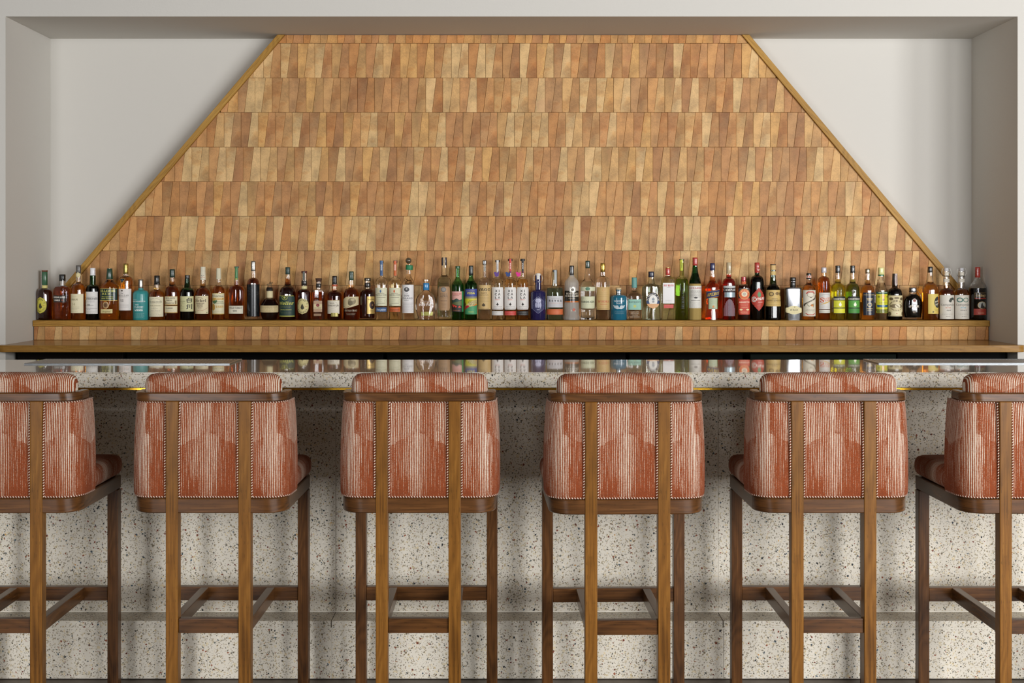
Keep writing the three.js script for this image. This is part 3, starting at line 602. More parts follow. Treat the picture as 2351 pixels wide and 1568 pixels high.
const wallGlass = (color = '#ffffff') => matCache['wall' + color] ??= new THREE.MeshPhysicalMaterial({ color: '#ffffff', roughness: 0, transmission: 1, thickness: 0.003, ior: 1.5, ...(color === '#ffffff' ? {} : { attenuationColor: new THREE.Color(color), attenuationDistance: 0.004 }) });
function neckWall(b, P, y0, y1, wall = 8, seg = 36) {   // hollow ring of glass between two heights
  const ys = [y0, ...P.map((p) => p[0]).filter((y) => y > y0 + 2 && y < y1 - 2), y1], r = (y) => radiusAt(P, y);
  const rows = [...ys.map((y) => [y, r(y), r(y)]), ...[...ys].reverse().map((y) => [y, Math.max(3, r(y) - wall), r(y)])]; rows.push(rows[0]);
  const nOf = (q) => lerp(2, b.n ?? 2, clamp((q - (b.nr + 4)) / Math.max(1, b.hw - b.nr - 10), 0, 1)), dOf = (q) => lerp(1, b.dz ?? 1, clamp((q - b.nr) / Math.max(1, b.hw - b.nr), 0, 1));
  return toCreasedNormals(ringMesh(rows.length, seg, (i, j) => { const [y, q, R] = rows[i], [x, z] = sect(q, dOf(R), nOf(R), j / seg * Math.PI * 2); return [x * BU, y * BU, z * BU]; }, true, null, true), 0.8);
}
function bottle(b) {
  const X = (b.x - 1160) / 427, t = thing('liquor_bottle', b.label, 'bottle', [X, SHELF_Y, BOTTLE_Z + (b.z ?? 0)], 'liquor bottles on the oak shelf');
  const P = profileOf(b); b.nr ??= P[P.length - 1][1];
  const ht = P[P.length - 1][0];
  const body = b.body === 'opaque' ? enamel(b.glass, b.rough ?? 0.3) : b.body === 'metal' ? plain(b.glass, 0.2, 1) : b.body === 'frost' ? plain('#e9e6df', 0.45, 0, { transmission: 0.75, thickness: 0 }) : glass(b.glass ?? '#ffffff');
  const level = b.liq ? Math.min(b.lev ?? b.hn - 20, ht - 6) : 0;
  if (b.liq && ht - level > 25) {   // thin skin round the liquid, real glass wall above it
    const g = mergeGeometries([solid(b, P, 0, level + 1, 0), neckWall(b, P, level + 1, ht)], true);
    mesh('glass_body', g, [b.bump ? bumped(body) : body, wallGlass(b.glass)], t);
  } else mesh('glass_body', solid(b, P, 0, ht, 0), b.bump ? bumped(body) : body, t);
  if (b.liq) mesh('liquid', solid(b, P, b.foot ?? 9, level, 3.2), liquid(b.liq), t);
  for (const s of b.bands ?? []) { const [name, y0, y1, col, kind, r, r2] = s; mesh(name, capShape(y0, y1, r ?? radiusAt(P, (y0 + y1) / 2) + 1.5, r2 ?? r ?? radiusAt(P, (y0 + y1) / 2) + 1.5), capMat(col, kind), t); }
  if (b.cap) { const [y0, y1, r, col, kind = 's', ridge = 1, r2 = r] = b.cap; mesh(b.capName ?? 'cap', capShape(y0, y1, r, r2, ridge), capMat(col, kind), t); }
  for (const d of b.labels ?? []) mesh(d.name ?? 'label', patch(b, P, d), d.ink ? ink : d.gloss ? paperGloss : d.foil ? paperFoil : paper, t);
  // strips over cap and neck
  for (const d of b.strips ?? []) { const Q = [[d.y0, d.r], [d.y1, d.r2 ?? d.r]]; mesh(d.name ?? 'neck_strip', patch({ hw: d.r, nr: 1, n: 2, dz: 1 }, Q, { ...d, rows: 4, cols: 8, off: 1.2 }), d.foil ? paperFoil : paper, t); }
  b.extra?.(t, P);
  return t;
}
const pebble = dataTexture(128, 128, false, (u, v, c) => { const k = fbm(u, v, 14, 10, 3); c[0] = c[1] = c[2] = 255 * k; }, 1, 1);
const bumped = (m) => matCache['bump' + m.uuid] ??= Object.assign(m.clone(), { bumpMap: pebble, bumpScale: 0.004 });
function swingTop(t, y, r, wire) {   // wire bail round the neck
  const m = plain('#9c9a94', 0.3, 1), U = (p) => p.map((q) => q.map((v) => v * BU));
  for (const s of [-1, 1]) tubeAlong(U([[s * r * 0.5, y + 55, 0], [s * r * 1.05, y + 40, 4], [s * r * 1.35, y - 20, 6], [s * r * 1.2, y - 75, 4], [s * r * 0.95, y - 95, 0]]), 0.0011, m, 'wire_bail', t, false);
  mesh('wire_collar', lathe([[y - 100, r * 0.9], [y - 92, r + 3], [y - 84, r * 0.9]]), m, t);
}
const CREAM = '#e4dcb9', INKC = '#2b2620', GREY = '#8a8474';
const fine = (y0, y1, n, col = GREY, a, b) => ['f', y0, y1, n, col, a, b];
const strip = (col, col2, txt) => [['bg', col], ['r', 0, 0.62, 1, 0.3, col2], ['t', txt, 0.5, 0.45, 0.14, '#f2efe6', 'b', 0.5, -Math.PI / 2]];

bottle({ x: 103.2, hw: 128, hs: 478, hn: 573, nr: 49, ht: 872, liq: 'dark', lev: 590, bands: [['foil_wrap', 626, 868, '#2f5a3e', 's'], ['neck_label', 573, 624, '#cbc07c', '']], cap: [868, 892, 53, '#6a3a22', '', 0], label: 'dark whiskey bottle with yellow-green oval label and green foil neck, leftmost on the shelf',
  labels: [{ x0: -120, x1: 72, y0: 118, y1: 413, shape: oval, ops: [['bg', '#c6bd45'], ['o', 0.5, 0.5, 0.45, 0.46, '#6f6a20'], ['a', 'MICHTER\'S', 0.5, 0.5, [0.36, 0.37], -2.75, -0.4, 0.12, '#2c2a16'], ['a', 'STRAIGHT RYE', 0.5, 0.5, [0.36, 0.37], 2.7, 0.45, 0.09, '#2c2a16'], ['p', [[0.4, 0.6], [0.45, 0.42], [0.55, 0.36], [0.6, 0.5], [0.68, 0.62], [0.5, 0.72]], '#3c3a1e'], ['t', 'US-1', 0.8, 0.53, 0.06, '#a3342a']] }] });
bottle({ x: 143.7, hw: 151, n: 3, dz: 0.75, hs: 520, hn: 618, nr: 56, ht: 720, liq: 'bourbon', lev: 600, bump: true, cap: [700, 818, 56, '#141414', 's', 1], label: 'embossed amber bottle with black stopper and white lettering, second on the shelf',
  labels: [{ x0: -132, x1: 100, y0: 318, y1: 440, gloss: true, ops: [['bg', '#1c1714'], ['t', 'HIGHLAND', 0.5, 0.27, 0.36, '#e9e4da'], ['t', 'PARK', 0.36, 0.7, 0.36, '#e9e4da'], ['t', '12', 0.74, 0.7, 0.3, '#c8643a']] }] });
bottle({ x: 180.7, hw: 131, hs: 508, hn: 668, nr: 45, ht: 848, liq: 'amber', lev: 690, cap: [838, 983, 46, '#55524e', 's', 2], label: 'amber whisky bottle with large cream label and round cream neck seal',
  labels: [{ x0: -124, x1: 110, y0: 128, y1: 470, ops: [['bg', CREAM], ['t', 'OBAN', 0.42, 0.3, 0.12, '#6c6448', 'sb'], ['t', '14', 0.38, 0.54, 0.17, '#a59a6c', 's'], fine(0.1, 0.2, 3, '#b4ab88', 0.25, 0.6), fine(0.68, 0.9, 4, '#a0966f', 0.15, 0.75)] }],
  strips: [{ name: 'neck_seal', x0: -40, x1: 44, y0: 755, y1: 858, r: 47, shape: oval, ops: [['bg', '#ddd2a2'], ['o', 0.45, 0.5, 0.25, 0.3, '#a4976a', 0.04]] }] });
bottle({ x: 213.5, hw: 119, hs: 538, hn: 640, nr: 53, ht: 800, glass: '#2f6b3c', liq: 'dark', lev: 600, cap: [788, 935, 47, '#e4e4e6', 's', 2], label: 'dark green glass bottle with plain white label and white cap',
  labels: [{ x0: -115, x1: 105, y0: 110, y1: 508, ops: [['bg', '#e3e1dc'], ['t', '♣', 0.35, 0.1, 0.1, '#333'], fine(0.19, 0.21, 1), ['t', 'LAPHROAIG', 0.5, 0.31, 0.13, '#26231f', 'sb', 0.98], fine(0.41, 0.46, 2, '#555'), ['t', '—10—', 0.38, 0.6, 0.13, '#26231f', 'sb'], ['l', [[0.03, 0.75], [0.97, 0.75]], '#555', 0.01], ['t', 'ISLAY', 0.4, 0.81, 0.06, '#555', 's'], fine(0.9, 0.96, 2)] }] });
bottle({ x: 252.2, hw: 166, dz: 0.72, n: 2.5, hs: 578, hn: 735, nr: 60, nr2: 47, sh: 'slope', ht: 925, liq: 'amber', lev: 715, bands: [['neck_foil', 735, 924, '#1f4030', 's', 61, 48]], label: 'broad amber bottle with dark green band label and green foil neck',
  labels: [{ x0: -162, x1: 155, y0: 345, y1: 570, gloss: true, ops: [['bg', '#16302a'], ['r', 0, 0, 1, 0.04, '#c9a74e'], ['r', 0, 0.95, 1, 0.05, '#d8b55a'], ['t', 'TULLAMORE', 0.5, 0.22, 0.25, '#d7d26a', 'sb', 0.8], ['t', '- D.E.W. -', 0.48, 0.45, 0.22, '#d7d26a', 'sb'], ['t', 'The Legendary', 0.5, 0.66, 0.12, '#cfc760', 'i'], ['t', 'IRISH WHISKEY', 0.5, 0.81, 0.14, '#d7d26a', 'sb', 0.6]] },
    { name: 'medallion', x0: -90, x1: 24, y0: 205, y1: 333, shape: oval, foil: true, ops: [['bg', '#9a7a54'], ['o', 0.5, 0.5, 0.42, 0.42, '#d6b98a', 0.08], ['c', 0.5, 0.5, 0.25, 0.25, '#6d4f36']] }, { x0: -133, x1: 85, y0: 123, y1: 198, ops: [['bg', '#d8cc93'], ['t', 'Original', 0.5, 0.6, 0.5, '#6b5a2c', 'i'], fine(0.15, 0.2, 1)] }] });
bottle({ x: 289.5, hw: 118, hwTop: 129, hs: 690, hn: 792, nr: 45, ht: 830, liq: 'amber', lev: 772, cap: [823, 1013, 45, '#b8a45c', 'm', 2], label: 'wide-shouldered amber bottle with white label, dark triangle emblem and gold cap',
  labels: [{ x0: -114, x1: 110, y0: 173, y1: 560, ops: [['bg', '#e6e1dc'], ['r', 0.32, 0.05, 0.13, 0.07, '#5b534c'], ['t', 'The', 0.38, 0.21, 0.06, '#555', 'i'], ['t', 'MACALLAN', 0.42, 0.31, 0.1, '#4a443d', 's', 0.8], fine(0.37, 0.38, 1), ['t', '12', 0.38, 0.54, 0.14, '#3a352f', 'sb'], fine(0.73, 0.75, 1, '#777'), fine(0.82, 0.86, 2, '#aaa')] },
    { name: 'emblem', x0: -88, x1: 32, y0: 656, y1: 745, shape: downTri, foil: true, ops: [['bg', '#c9a25e'], ['p', [[0.1, 0.06], [0.9, 0.06], [0.5, 0.86]], '#1d2630'], ['t', '12', 0.5, 0.34, 0.34, '#8fb0d8', 'sb']] }] });
bottle({ x: 323.9, hw: 140, hs: 448, hn: 545, nr: 46, ht: 570, body: 'opaque', glass: '#2f8f8f', rough: 0.5, cap: [558, 730, 45, '#b9b6ae', 'm', 2], label: 'matte turquoise bottle with white print and silver cap, left part of the shelf',
  labels: [{ x0: -128, x1: 118, y0: 40, y1: 385, ink: true, ops: [['t', 'BRUICHLADDICH', 0.48, 0.15, 0.09, '#dff2ef', 'b', 0.9], ['l', [[0.04, 0.05], [0.42, 0.05]], '#cfe8e4', 0.015], ['t', 'THE', 0.42, 0.32, 0.1, '#dff2ef', 'b'], ['t', 'CLASSIC', 0.53, 0.44, 0.12, '#dff2ef', 'b', 0.55], ['t', 'LADDIE', 0.52, 0.57, 0.14, '#dff2ef', 'b', 0.5], ['r', 0.27, 0.62, 0.5, 0.02, '#dff2ef'], fine(0.76, 0.96, 4, '#bfe0db', 0.25, 0.9), ['o', 0.08, 0.4, 0.06, 0.07, '#6fbcb6', 0.01]] }] });
bottle({ x: 361, hw: 135, hs: 428, hn: 545, nr: 57, ht: 650, liq: 'amber', lev: 576, cap: [633, 798, 52, '#191714', 's', 1, 50], label: 'amber whisky bottle with tall cream label and black foil neck beside the turquoise bottle',
  labels: [{ x0: -128, x1: 125, y0: 63, y1: 416, ops: [['bg', '#e6dfc0'], ['a', 'DISTILLERY BANFFSHIRE', 0.5, 0.42, [0.42, 0.34], -2.5, -0.65, 0.035, '#6d6650'], ['t', 'THE BALVENIE', 0.5, 0.26, 0.09, '#463f30', 'sb', 0.78], fine(0.33, 0.34, 1), ['t', 'DOUBLEWOOD', 0.48, 0.45, 0.08, '#6b5a30', 's', 0.66], ['t', '– 12 –', 0.48, 0.58, 0.1, '#463f30', 's'], fine(0.69, 0.95, 5)] }] });
bottle({ x: 396, hw: 132, hs: 470, hn: 620, nr: 62, nr2: 51, ht: 770, liq: 'bourbon', lev: 700, cap: [763, 913, 50, '#21362c', 's', 2], label: 'reddish bourbon bottle with two gold-rimmed cream labels and dark green cap',
  labels: [{ x0: -122, x1: 110, y0: 270, y1: 428, ops: [['bg', '#b9924a'], ['r', 0.025, 0.05, 0.95, 0.88, '#e3dab8'], ['t', 'NELSON', 0.5, 0.22, 0.25, '#3d3527', 'sb'], ['t', 'BROS.', 0.47, 0.48, 0.22, '#3d3527', 'sb'], ['t', 'Reserve', 0.47, 0.77, 0.24, '#5d4a2c', 'i'], ['r', 0.08, 0.5, 0.11, 0.4, '#8d7d56'], ['r', 0.82, 0.5, 0.11, 0.4, '#8d7d56']] }, { x0: -122, x1: 110, y0: 128, y1: 256, ops: [['bg', '#b9924a'], ['r', 0.025, 0.06, 0.95, 0.84, '#e3dab8'], ['t', 'CLASSIC', 0.45, 0.34, 0.24, '#3d3527', 'sb', 0.55], fine(0.6, 0.8, 2)] }] });
bottle({ x: 430.5, hw: 126, hs: 470, hn: 585, nr: 60, nr2: 46, ht: 745, glass: '#2c5a3a', liq: 'dark', lev: 540, bands: [['collar_label', 532, 566, '#d7d2a4', '', 98, 84]], cap: [733, 806, 46, '#151916', 's', 1], label: 'dark green bottle with pale green label bearing brushed black characters',
  labels: [{ x0: -122, x1: 120, y0: 153, y1: 428, ops: [['bg', '#d2d0a0'], ['l', [[0.7, 0.1], [0.64, 0.2]], INKC, 0.04], ['l', [[0.58, 0.2], [0.86, 0.18], [0.84, 0.38], [0.6, 0.4], [0.58, 0.2]], INKC, 0.045], ['l', [[0.6, 0.3], [0.84, 0.28]], INKC, 0.035], ['l', [[0.64, 0.52], [0.62, 0.78], [0.56, 0.82]], INKC, 0.045], ['l', [[0.74, 0.54], [0.73, 0.76]], INKC, 0.04], ['l', [[0.86, 0.5], [0.85, 0.84]], INKC, 0.055], ['l', [[0.57, 0.6], [0.59, 0.66]], INKC, 0.04], ['t', 'THE', 0.14, 0.24, 0.07, '#5b5a3c', 's'], ['t', 'HAKUSHU', 0.28, 0.34, 0.085, '#5b5a3c', 's', 0.5], fine(0.42, 0.48, 2, '#77754f', 0.08, 0.5), ['t', '12', 0.22, 0.6, 0.12, '#4b4a30', 's'], fine(0.68, 0.78, 2, '#77754f', 0.08, 0.45), fine(0.92, 0.93, 1, '#99966c')] }] });
bottle({ x: 466.5, hw: 138, hs: 430, hn: 592, nr: 53, nr2: 48, ht: 730, liq: 'bourbon', lev: 655, cap: [718, 955, 50, '#d9d4be', '', 2, 45], label: 'round-shouldered whisky bottle with cream label, heavy black lettering and cream capsule',
  labels: [{ x0: -130, x1: 112, y0: 113, y1: 436, ops: [['bg', '#dfd2ac'], ['a', 'GEORGE', 0.45, 0.3, [0.28, 0.2], -2.35, -0.8, 0.07, '#4b3a28'], ['t', 'Dickel', 0.47, 0.27, 0.2, '#38291c', 'sb', 0.78], ['t', 'TENNESSEE', 0.47, 0.43, 0.085, '#4b3a28', 'b', 0.7], ['t', 'WHISKY', 0.47, 0.52, 0.085, '#4b3a28', 'b', 0.66], ['t', 'SIGNATURE', 0.47, 0.61, 0.055, '#6b5842', 'b', 0.55], ['t', 'RECIPE', 0.47, 0.68, 0.055, '#6b5842', 'b', 0.4], ['l', [[0.3, 0.84], [0.5, 0.78], [0.62, 0.83], [0.95, 0.66]], '#a8503a', 0.012], ['c', 0.12, 0.9, 0.04, 0.03, '#5b4a35'], ['c', 0.9, 0.93, 0.03, 0.025, '#55652f']] }],
  strips: [{ name: 'neck_print', x0: -44, x1: 46, y0: 725, y1: 815, r: 50, ops: [['bg', '#d9d4be'], ['t', 'No 12', 0.5, 0.2, 0.2, '#3a332a'], ['l', [[0.1, 0.7], [0.5, 0.45], [0.9, 0.65]], '#b04f3a', 0.05]] }] });
bottle({ x: 502.4, hw: 113, hs: 485, hn: 628, nr: 48, nr2: 43, ht: 740, liq: 'bourbon', lev: 612, cap: [730, 931, 46, '#d6d0b4', '', 0, 41], label: 'slim bourbon bottle with cream and gold scenic label and cream capsule',
  labels: [{ x0: -107, x1: 106, y0: 103, y1: 482, ops: [['bg', '#ded7b4'], ['r', 0, 0, 1, 0.02, '#bfa154'], ['r', 0, 0.97, 1, 0.03, '#c9a548'], ['t', 'H.G.', 0.2, 0.13, 0.1, '#3c3e30', 'i'], ['t', 'Old Bros.', 0.65, 0.14, 0.09, '#3c3e30', 'i', 0.6], ['c', 0.2, 0.3, 0.17, 0.09, '#c3a052'], ['r', 0.3, 0.22, 0.65, 0.09, '#c9a04a'], ['t', 'BOTTLED', 0.62, 0.265, 0.06, '#efe6c4', 'b', 0.5], ['p', [[0.08, 0.4], [0.3, 0.35], [0.5, 0.33], [0.45, 0.45], [0.3, 0.5]], '#4f6f48'], ['t', 'Kentucky', 0.68, 0.4, 0.06, '#40553a', 'i'], ['t', 'Bourbon Whiskey', 0.66, 0.47, 0.05, '#40553a', 'i', 0.6], ['t', '1889', 0.66, 0.64, 0.15, '#c79a3c', 'sb', 0.6], ['c', 0.2, 0.66, 0.16, 0.16, '#b98f3e'], fine(0.84, 0.92, 2, '#6b6448')] }] });
bottle({ x: 543.7, hw: 143, dz: 0.8, n: 2.6, hs: 515, hn: 630, nr: 50, nr2: 36, ht: 932, liq: 'bourbon', lev: 684, capName: 'stopper', cap: [928, 963, 41, '#5a5f58', 's', 0], label: 'squarish bourbon bottle with green neck strip and low cream label',
  labels: [{ x0: -125, x1: 128, y0: 113, y1: 257, ops: [['bg', '#ddd8c4'], ['fr', '#8a846e', 0.02, 0.01], ['t', 'WILD TURKEY', 0.5, 0.26, 0.32, '#3a3428', 'sb', 0.84], ['t', '101', 0.46, 0.64, 0.32, '#3a3428', 'sb'], fine(0.64, 0.66, 1, '#555', 0.14, 0.3), fine(0.64, 0.66, 1, '#555', 0.7, 0.86), fine(0.92, 0.93, 1)] }],
  strips: [{ x0: -22, x1: 26, y0: 722, y1: 950, r: 44, r2: 41, ops: [['bg', '#3f7a4a'], ['r', 0.2, 0.9, 0.6, 0.06, '#d8c640'], ['l', [[0.5, 0.1], [0.4, 0.3], [0.6, 0.5], [0.5, 0.8]], '#9cc49a', 0.12]] }] });
bottle({ x: 582, hw: 115, hs: 640, hn: 758, nr: 44, ht: 890, liq: 'dark', lev: 755, foot: 62, bands: [], cap: [878, 1056, 45, '#b4b2ac', 'm', 3], label: 'tall black-sleeved bottle with silver cap and clear glass foot',
  labels: [{ name: 'sleeve', x0: -113, x1: 113, y0: 68, y1: 640, gloss: true, cols: 24, ops: [['bg', '#14171a'], ['o', 0.3, 0.16, 0.25, 0.06, '#6f7478', 0.006], ['o', 0.3, 0.2, 0.25, 0.08, '#6f7478', 0.006], ['o', 0.3, 0.24, 0.26, 0.09, '#6f7478', 0.006], ['p', [[0.03, 0.42], [0.3, 0.65], [0.4, 0.85], [0.1, 0.75]], '#3a3f44'], ['o', 0.78, 0.28, 0.08, 0.04, '#6f7478', 0.006]] }] });
bottle({ x: 619.6, hw: 166, n: 2.4, nr: 55, hn: 390, prof: [[0, 118], [5, 130], [60, 148], [140, 164], [150, 166], [250, 166], [262, 163], [330, 130], [372, 108], [390, 62], [400, 55], [540, 55]], liq: 'dark', lev: 370, bands: [['neck_label', 400, 520, '#d8cba0', '', 58], ['wax_seal', 524, 585, '#1a1512', 's', 66, 58]], label: 'squat round whiskey bottle with a tiny horse on its stopper and cream band label',
  labels: [{ x0: -162, x1: 162, y0: 140, y1: 262, ops: [['bg', '#cdbb8c'], ['t', 'SINGLE BARREL BOURBON', 0.5, 0.22, 0.16, '#5b4a30', 'i', 0.84], fine(0.42, 0.86, 4, '#6b5a3c', 0.05, 0.95)] }],
  extra: (t) => {
    const s = new THREE.Shape(); [[-44, 0], [-40, 30], [-36, 48], [-46, 40], [-50, 44], [-38, 60], [-10, 62], [12, 62], [30, 86], [44, 92], [52, 80], [46, 76], [36, 72], [28, 52], [30, 20], [36, 0], [29, 0], [22, 24], [16, 36], [-12, 34], [-26, 26], [-30, 4], [-36, 0]].forEach(([x, y], i) => (i ? s.lineTo(x * BU, y * BU) : s.moveTo(x * BU, y * BU)));
    const g = new THREE.ExtrudeGeometry(s, { depth: 16 * BU, bevelEnabled: true, bevelThickness: 4 * BU, bevelSize: 3 * BU, bevelSegments: 2 }); g.translate(0, 586 * BU, -8 * BU);
    const h = mesh('horse_figure', g, plain('#4a3a26', 0.35, 0.9), t);
    const r = roundBox(18 * BU, 34 * BU, 14 * BU, 6 * BU); mesh('rider', place(r, 4 * BU, 668 * BU, 0), plain('#3a2c1c', 0.4, 0.9), h);
  } });
bottle({ x: 661, hw: 151, hs: 440, hn: 625, nr: 66, nr2: 46, ht: 825, liq: 'dark', lev: 745, cap: [818, 948, 45, '#1f3b34', 's', 2], bands: [], label: 'big dark bourbon bottle with green label, gold script and dark green cap',
  labels: [{ x0: -146, x1: 134, y0: 63, y1: 440, shape: (v) => { const h = v > 0.93 ? 0.42 : 0.5; return [0.5 - h, 0.5 + h]; }, ops: [['bg', '#1d3a33'], ['r', 0, 0.0, 1, 0.03, '#a8a648'], ['o', 0.45, 0.1, 0.14, 0.1, '#b4b452', 0.03], ['c', 0.45, 0.1, 0.06, 0.05, '#b4b452'], ['t', 'Weller', 0.48, 0.37, 0.2, '#d3cf5e', 'i', 0.84], ['f', 0.5, 0.55, 2, '#93924a', 0.2, 0.8], ['t', 'SPECIAL RESERVE', 0.5, 0.67, 0.06, '#d3cf5e', 'b', 0.7], fine(0.8, 0.82, 1, '#8c8c46'), ['r', 0, 0.95, 1, 0.05, '#a8a648']] }] });
bottle({ x: 698.7, hw: 121, hs: 478, hn: 560, nr: 51, ht: 842, liq: 'dark', lev: 590, bands: [['neck_label', 560, 612, '#d8cd98', ''], ['neck_band', 618, 708, '#201b18', 's']], cap: [838, 880, 52, '#5a2a20', '', 0], label: 'dark bourbon bottle with cream oval label, black neck band and brown stopper',
  labels: [{ x0: -112, x1: 92, y0: 103, y1: 395, shape: oval, ops: [['bg', '#d6cb8e'], ['o', 0.5, 0.5, 0.46, 0.47, '#7c7244', 0.02], ['a', 'MICHTER\'S', 0.5, 0.5, [0.37, 0.38], -2.75, -0.4, 0.12, '#3a3420'], ['a', 'BOURBON', 0.5, 0.5, [0.37, 0.38], 2.55, 0.6, 0.11, '#3a3420'], ['p', [[0.38, 0.6], [0.45, 0.42], [0.52, 0.34], [0.6, 0.5], [0.66, 0.62], [0.5, 0.72]], '#3c3824'], ['t', 'US-1', 0.8, 0.53, 0.06, '#a3342a']] }],
  strips: [{ x0: -18, x1: 18, y0: 712, y1: 868, r: 53, ops: [['bg', '#5b625c']] }] });
bottle({ x: 732, hw: 108, n: 6, dz: 0.72, hs: 520, hn: 546, nr: 48, sh: 'flat', ht: 690, liq: 'dark', lev: 505, bands: [['neck_band', 578, 655, '#26221f', 's']], capName: 'cork_stopper', cap: [678, 748, 44, '#4a2f20', '', 0, 60], label: 'square-shouldered bourbon bottle with red rose on a tan label and flared cork',
  labels: [{ x0: -82, x1: 70, y0: 143, y1: 345, ops: [['bg', '#b7977a'], ['r', 0, 0.3, 1, 0.42, '#d5c69a'], ['c', 0.48, 0.4, 0.17, 0.13, '#7c2230'], ['c', 0.48, 0.4, 0.07, 0.05, '#a14a50'], ['t', 'SINGLE BARREL', 0.5, 0.64, 0.09, '#5d4b35', 'b', 0.8], fine(0.8, 0.9, 2, '#7d6248')] }, { x0: -77, x1: 55, y0: 73, y1: 114, ops: [['bg', '#9a7a5c'], fine(0.4, 0.5, 1, '#5d4634')] }] });
bottle({ x: 768.6, hw: 131, hs: 420, hn: 530, nr: 52, ht: 650, liq: 'dark', lev: 560, bands: [['neck_band', 603, 638, '#b5502c', 's']], cap: [638, 790, 46, '#191614', 's', 2], label: 'bourbon bottle with cream label, orange neck ring and black cap',
  labels: [{ x0: -120, x1: 96, y0: 113, y1: 358, ops: [['bg', '#e4ddcb'], ['r', 0, 0, 1, 0.03, '#b99b52'], ['o', 0.5, 0.34, 0.34, 0.25, '#7a7262', 0.01], ['t', 'OLD', 0.45, 0.23, 0.15, '#453d30', 'sb'], ['t', 'FORESTER', 0.5, 0.4, 0.16, '#453d30', 'sb', 0.88], fine(0.72, 0.85, 2)] }, { name: 'gold_seal', x0: -50, x1: 76, y0: 66, y1: 132, foil: true, off: 2.4, ops: [['bg', '#9a8f4e'], fine(0.3, 0.7, 2, '#d3c982')] }] });
bottle({ x: 807, hw: 143, hs: 430, hn: 585, nr: 53, ht: 715, liq: 'bourbon', lev: 632, cap: [708, 873, 44, '#22402f', 's', 2], label: 'bourbon bottle with torn-edged cream label and dark green cap',
  labels: [{ x0: -140, x1: 134, y0: 212, y1: 420, shape: (v) => [v > 0.72 ? (v - 0.72) * 1.2 : 0, v < 0.3 ? 1 - (0.3 - v) * 2.2 : 1], ops: [['bg', '#d3c59c'], ['c', 0.6, 0.4, 0.2, 0.3, '#8f8262'], ['c', 0.52, 0.55, 0.12, 0.2, '#6f6448'], ['c', 0.64, 0.26, 0.1, 0.1, '#b7aa86'], ['l', [[0.05, 0.8], [0.3, 0.95], [0.55, 0.75]], '#8c7d58', 0.02]] },
    { name: 'printed_name', x0: -112, x1: 116, y0: 80, y1: 208, ink: true, ops: [['t', 'BUFFALO TRACE', 0.5, 0.3, 0.34, '#c9b79a', 'sb', 0.95], ['t', 'KENTUCKY STRAIGHT', 0.5, 0.66, 0.13, '#b09c80', 'b', 0.7], ['t', 'BOURBON WHISKEY', 0.5, 0.84, 0.13, '#b09c80', 'b', 0.6]] }] });
bottle({ x: 844, hw: 138, hs: 448, hn: 562, nr: 54, ht: 705, liq: 'dark', lev: 548, foot: 36, bands: [['neck_band', 583, 668, '#201a17', 's']], cap: [703, 753, 60, '#6f6a62', 'm', 0], label: 'dark bourbon bottle turned aside, gold label at its right edge, silver stopper',
  labels: [{ x0: 4, x1: 130, y0: 113, y1: 424, foil: true, ops: [['bg', '#b99d5a'], ['t', 'Barton', 0.5, 0.17, 0.1, '#3b2a18', 'sb'], ['c', 0.62, 0.5, 0.36, 0.22, '#33201a'], ['c', 0.62, 0.5, 0.1, 0.06, '#8c6a48'], fine(0.8, 0.84, 2, '#4b3820')] }] });
for (const [x, c1, c2, liq, label] of [[876.4, '#4a6a94', '#3d5d88', 'straw', 'tall clear tequila bottle with pale green label and blue band'], [907.6, '#d2653a', '#c9642c', 'gold', 'tall pale gold tequila bottle with pale green label and orange band']])
  bottle({ x, hw: 116, hs: 630, hn: 775, nr: 38, ht: 1022, liq, lev: 715, cap: [1018, 1068, 39, '#9a9ca0', 'm', 1], label,
    labels: [{ x0: -104, x1: 100, y0: 253, y1: 578, ops: [['bg', '#d8d6b8'], ['o', 0.48, 0.2, 0.15, 0.11, '#a5a288', 0.008], ['c', 0.48, 0.19, 0.06, 0.08, c1], ['t', 'SINGLE ESTATE', 0.5, 0.31, 0.05, '#55513e', 'b', 0.75], ['t', 'TEQUILA OCHO', 0.5, 0.4, 0.085, '#3f3c2e', 'sb', 0.9], fine(0.5, 0.51, 1, '#6b684f'), ['t', 'Los Altos de Jalisco', 0.5, 0.53, 0.05, '#6b684f', 'i', 0.7], fine(0.62, 0.74, 3, '#a09d82', 0.1, 0.6), ['o', 0.85, 0.72, 0.1, 0.07, '#9a977e', 0.01], ['t', 'HECHO EN MEXICO', 0.5, 0.85, 0.05, '#55513e', 'b', 0.8], ['r', 0.05, 0.93, 0.25, 0.03, '#55513e']] }, { x0: -98, x1: 94, y0: 148, y1: 228, ops: [['bg', c2], ['t', liq === 'straw' ? 'Plata puntas' : 'Reposado', 0.5, 0.5, 0.55, liq === 'straw' ? '#d8e0ea' : '#6b2a12', 'i', 0.8]] }],
    strips: [{ x0: -24, x1: 24, y0: 795, y1: 1060, r: 40, ops: strip(c1, c2, 'OCHO') }] });
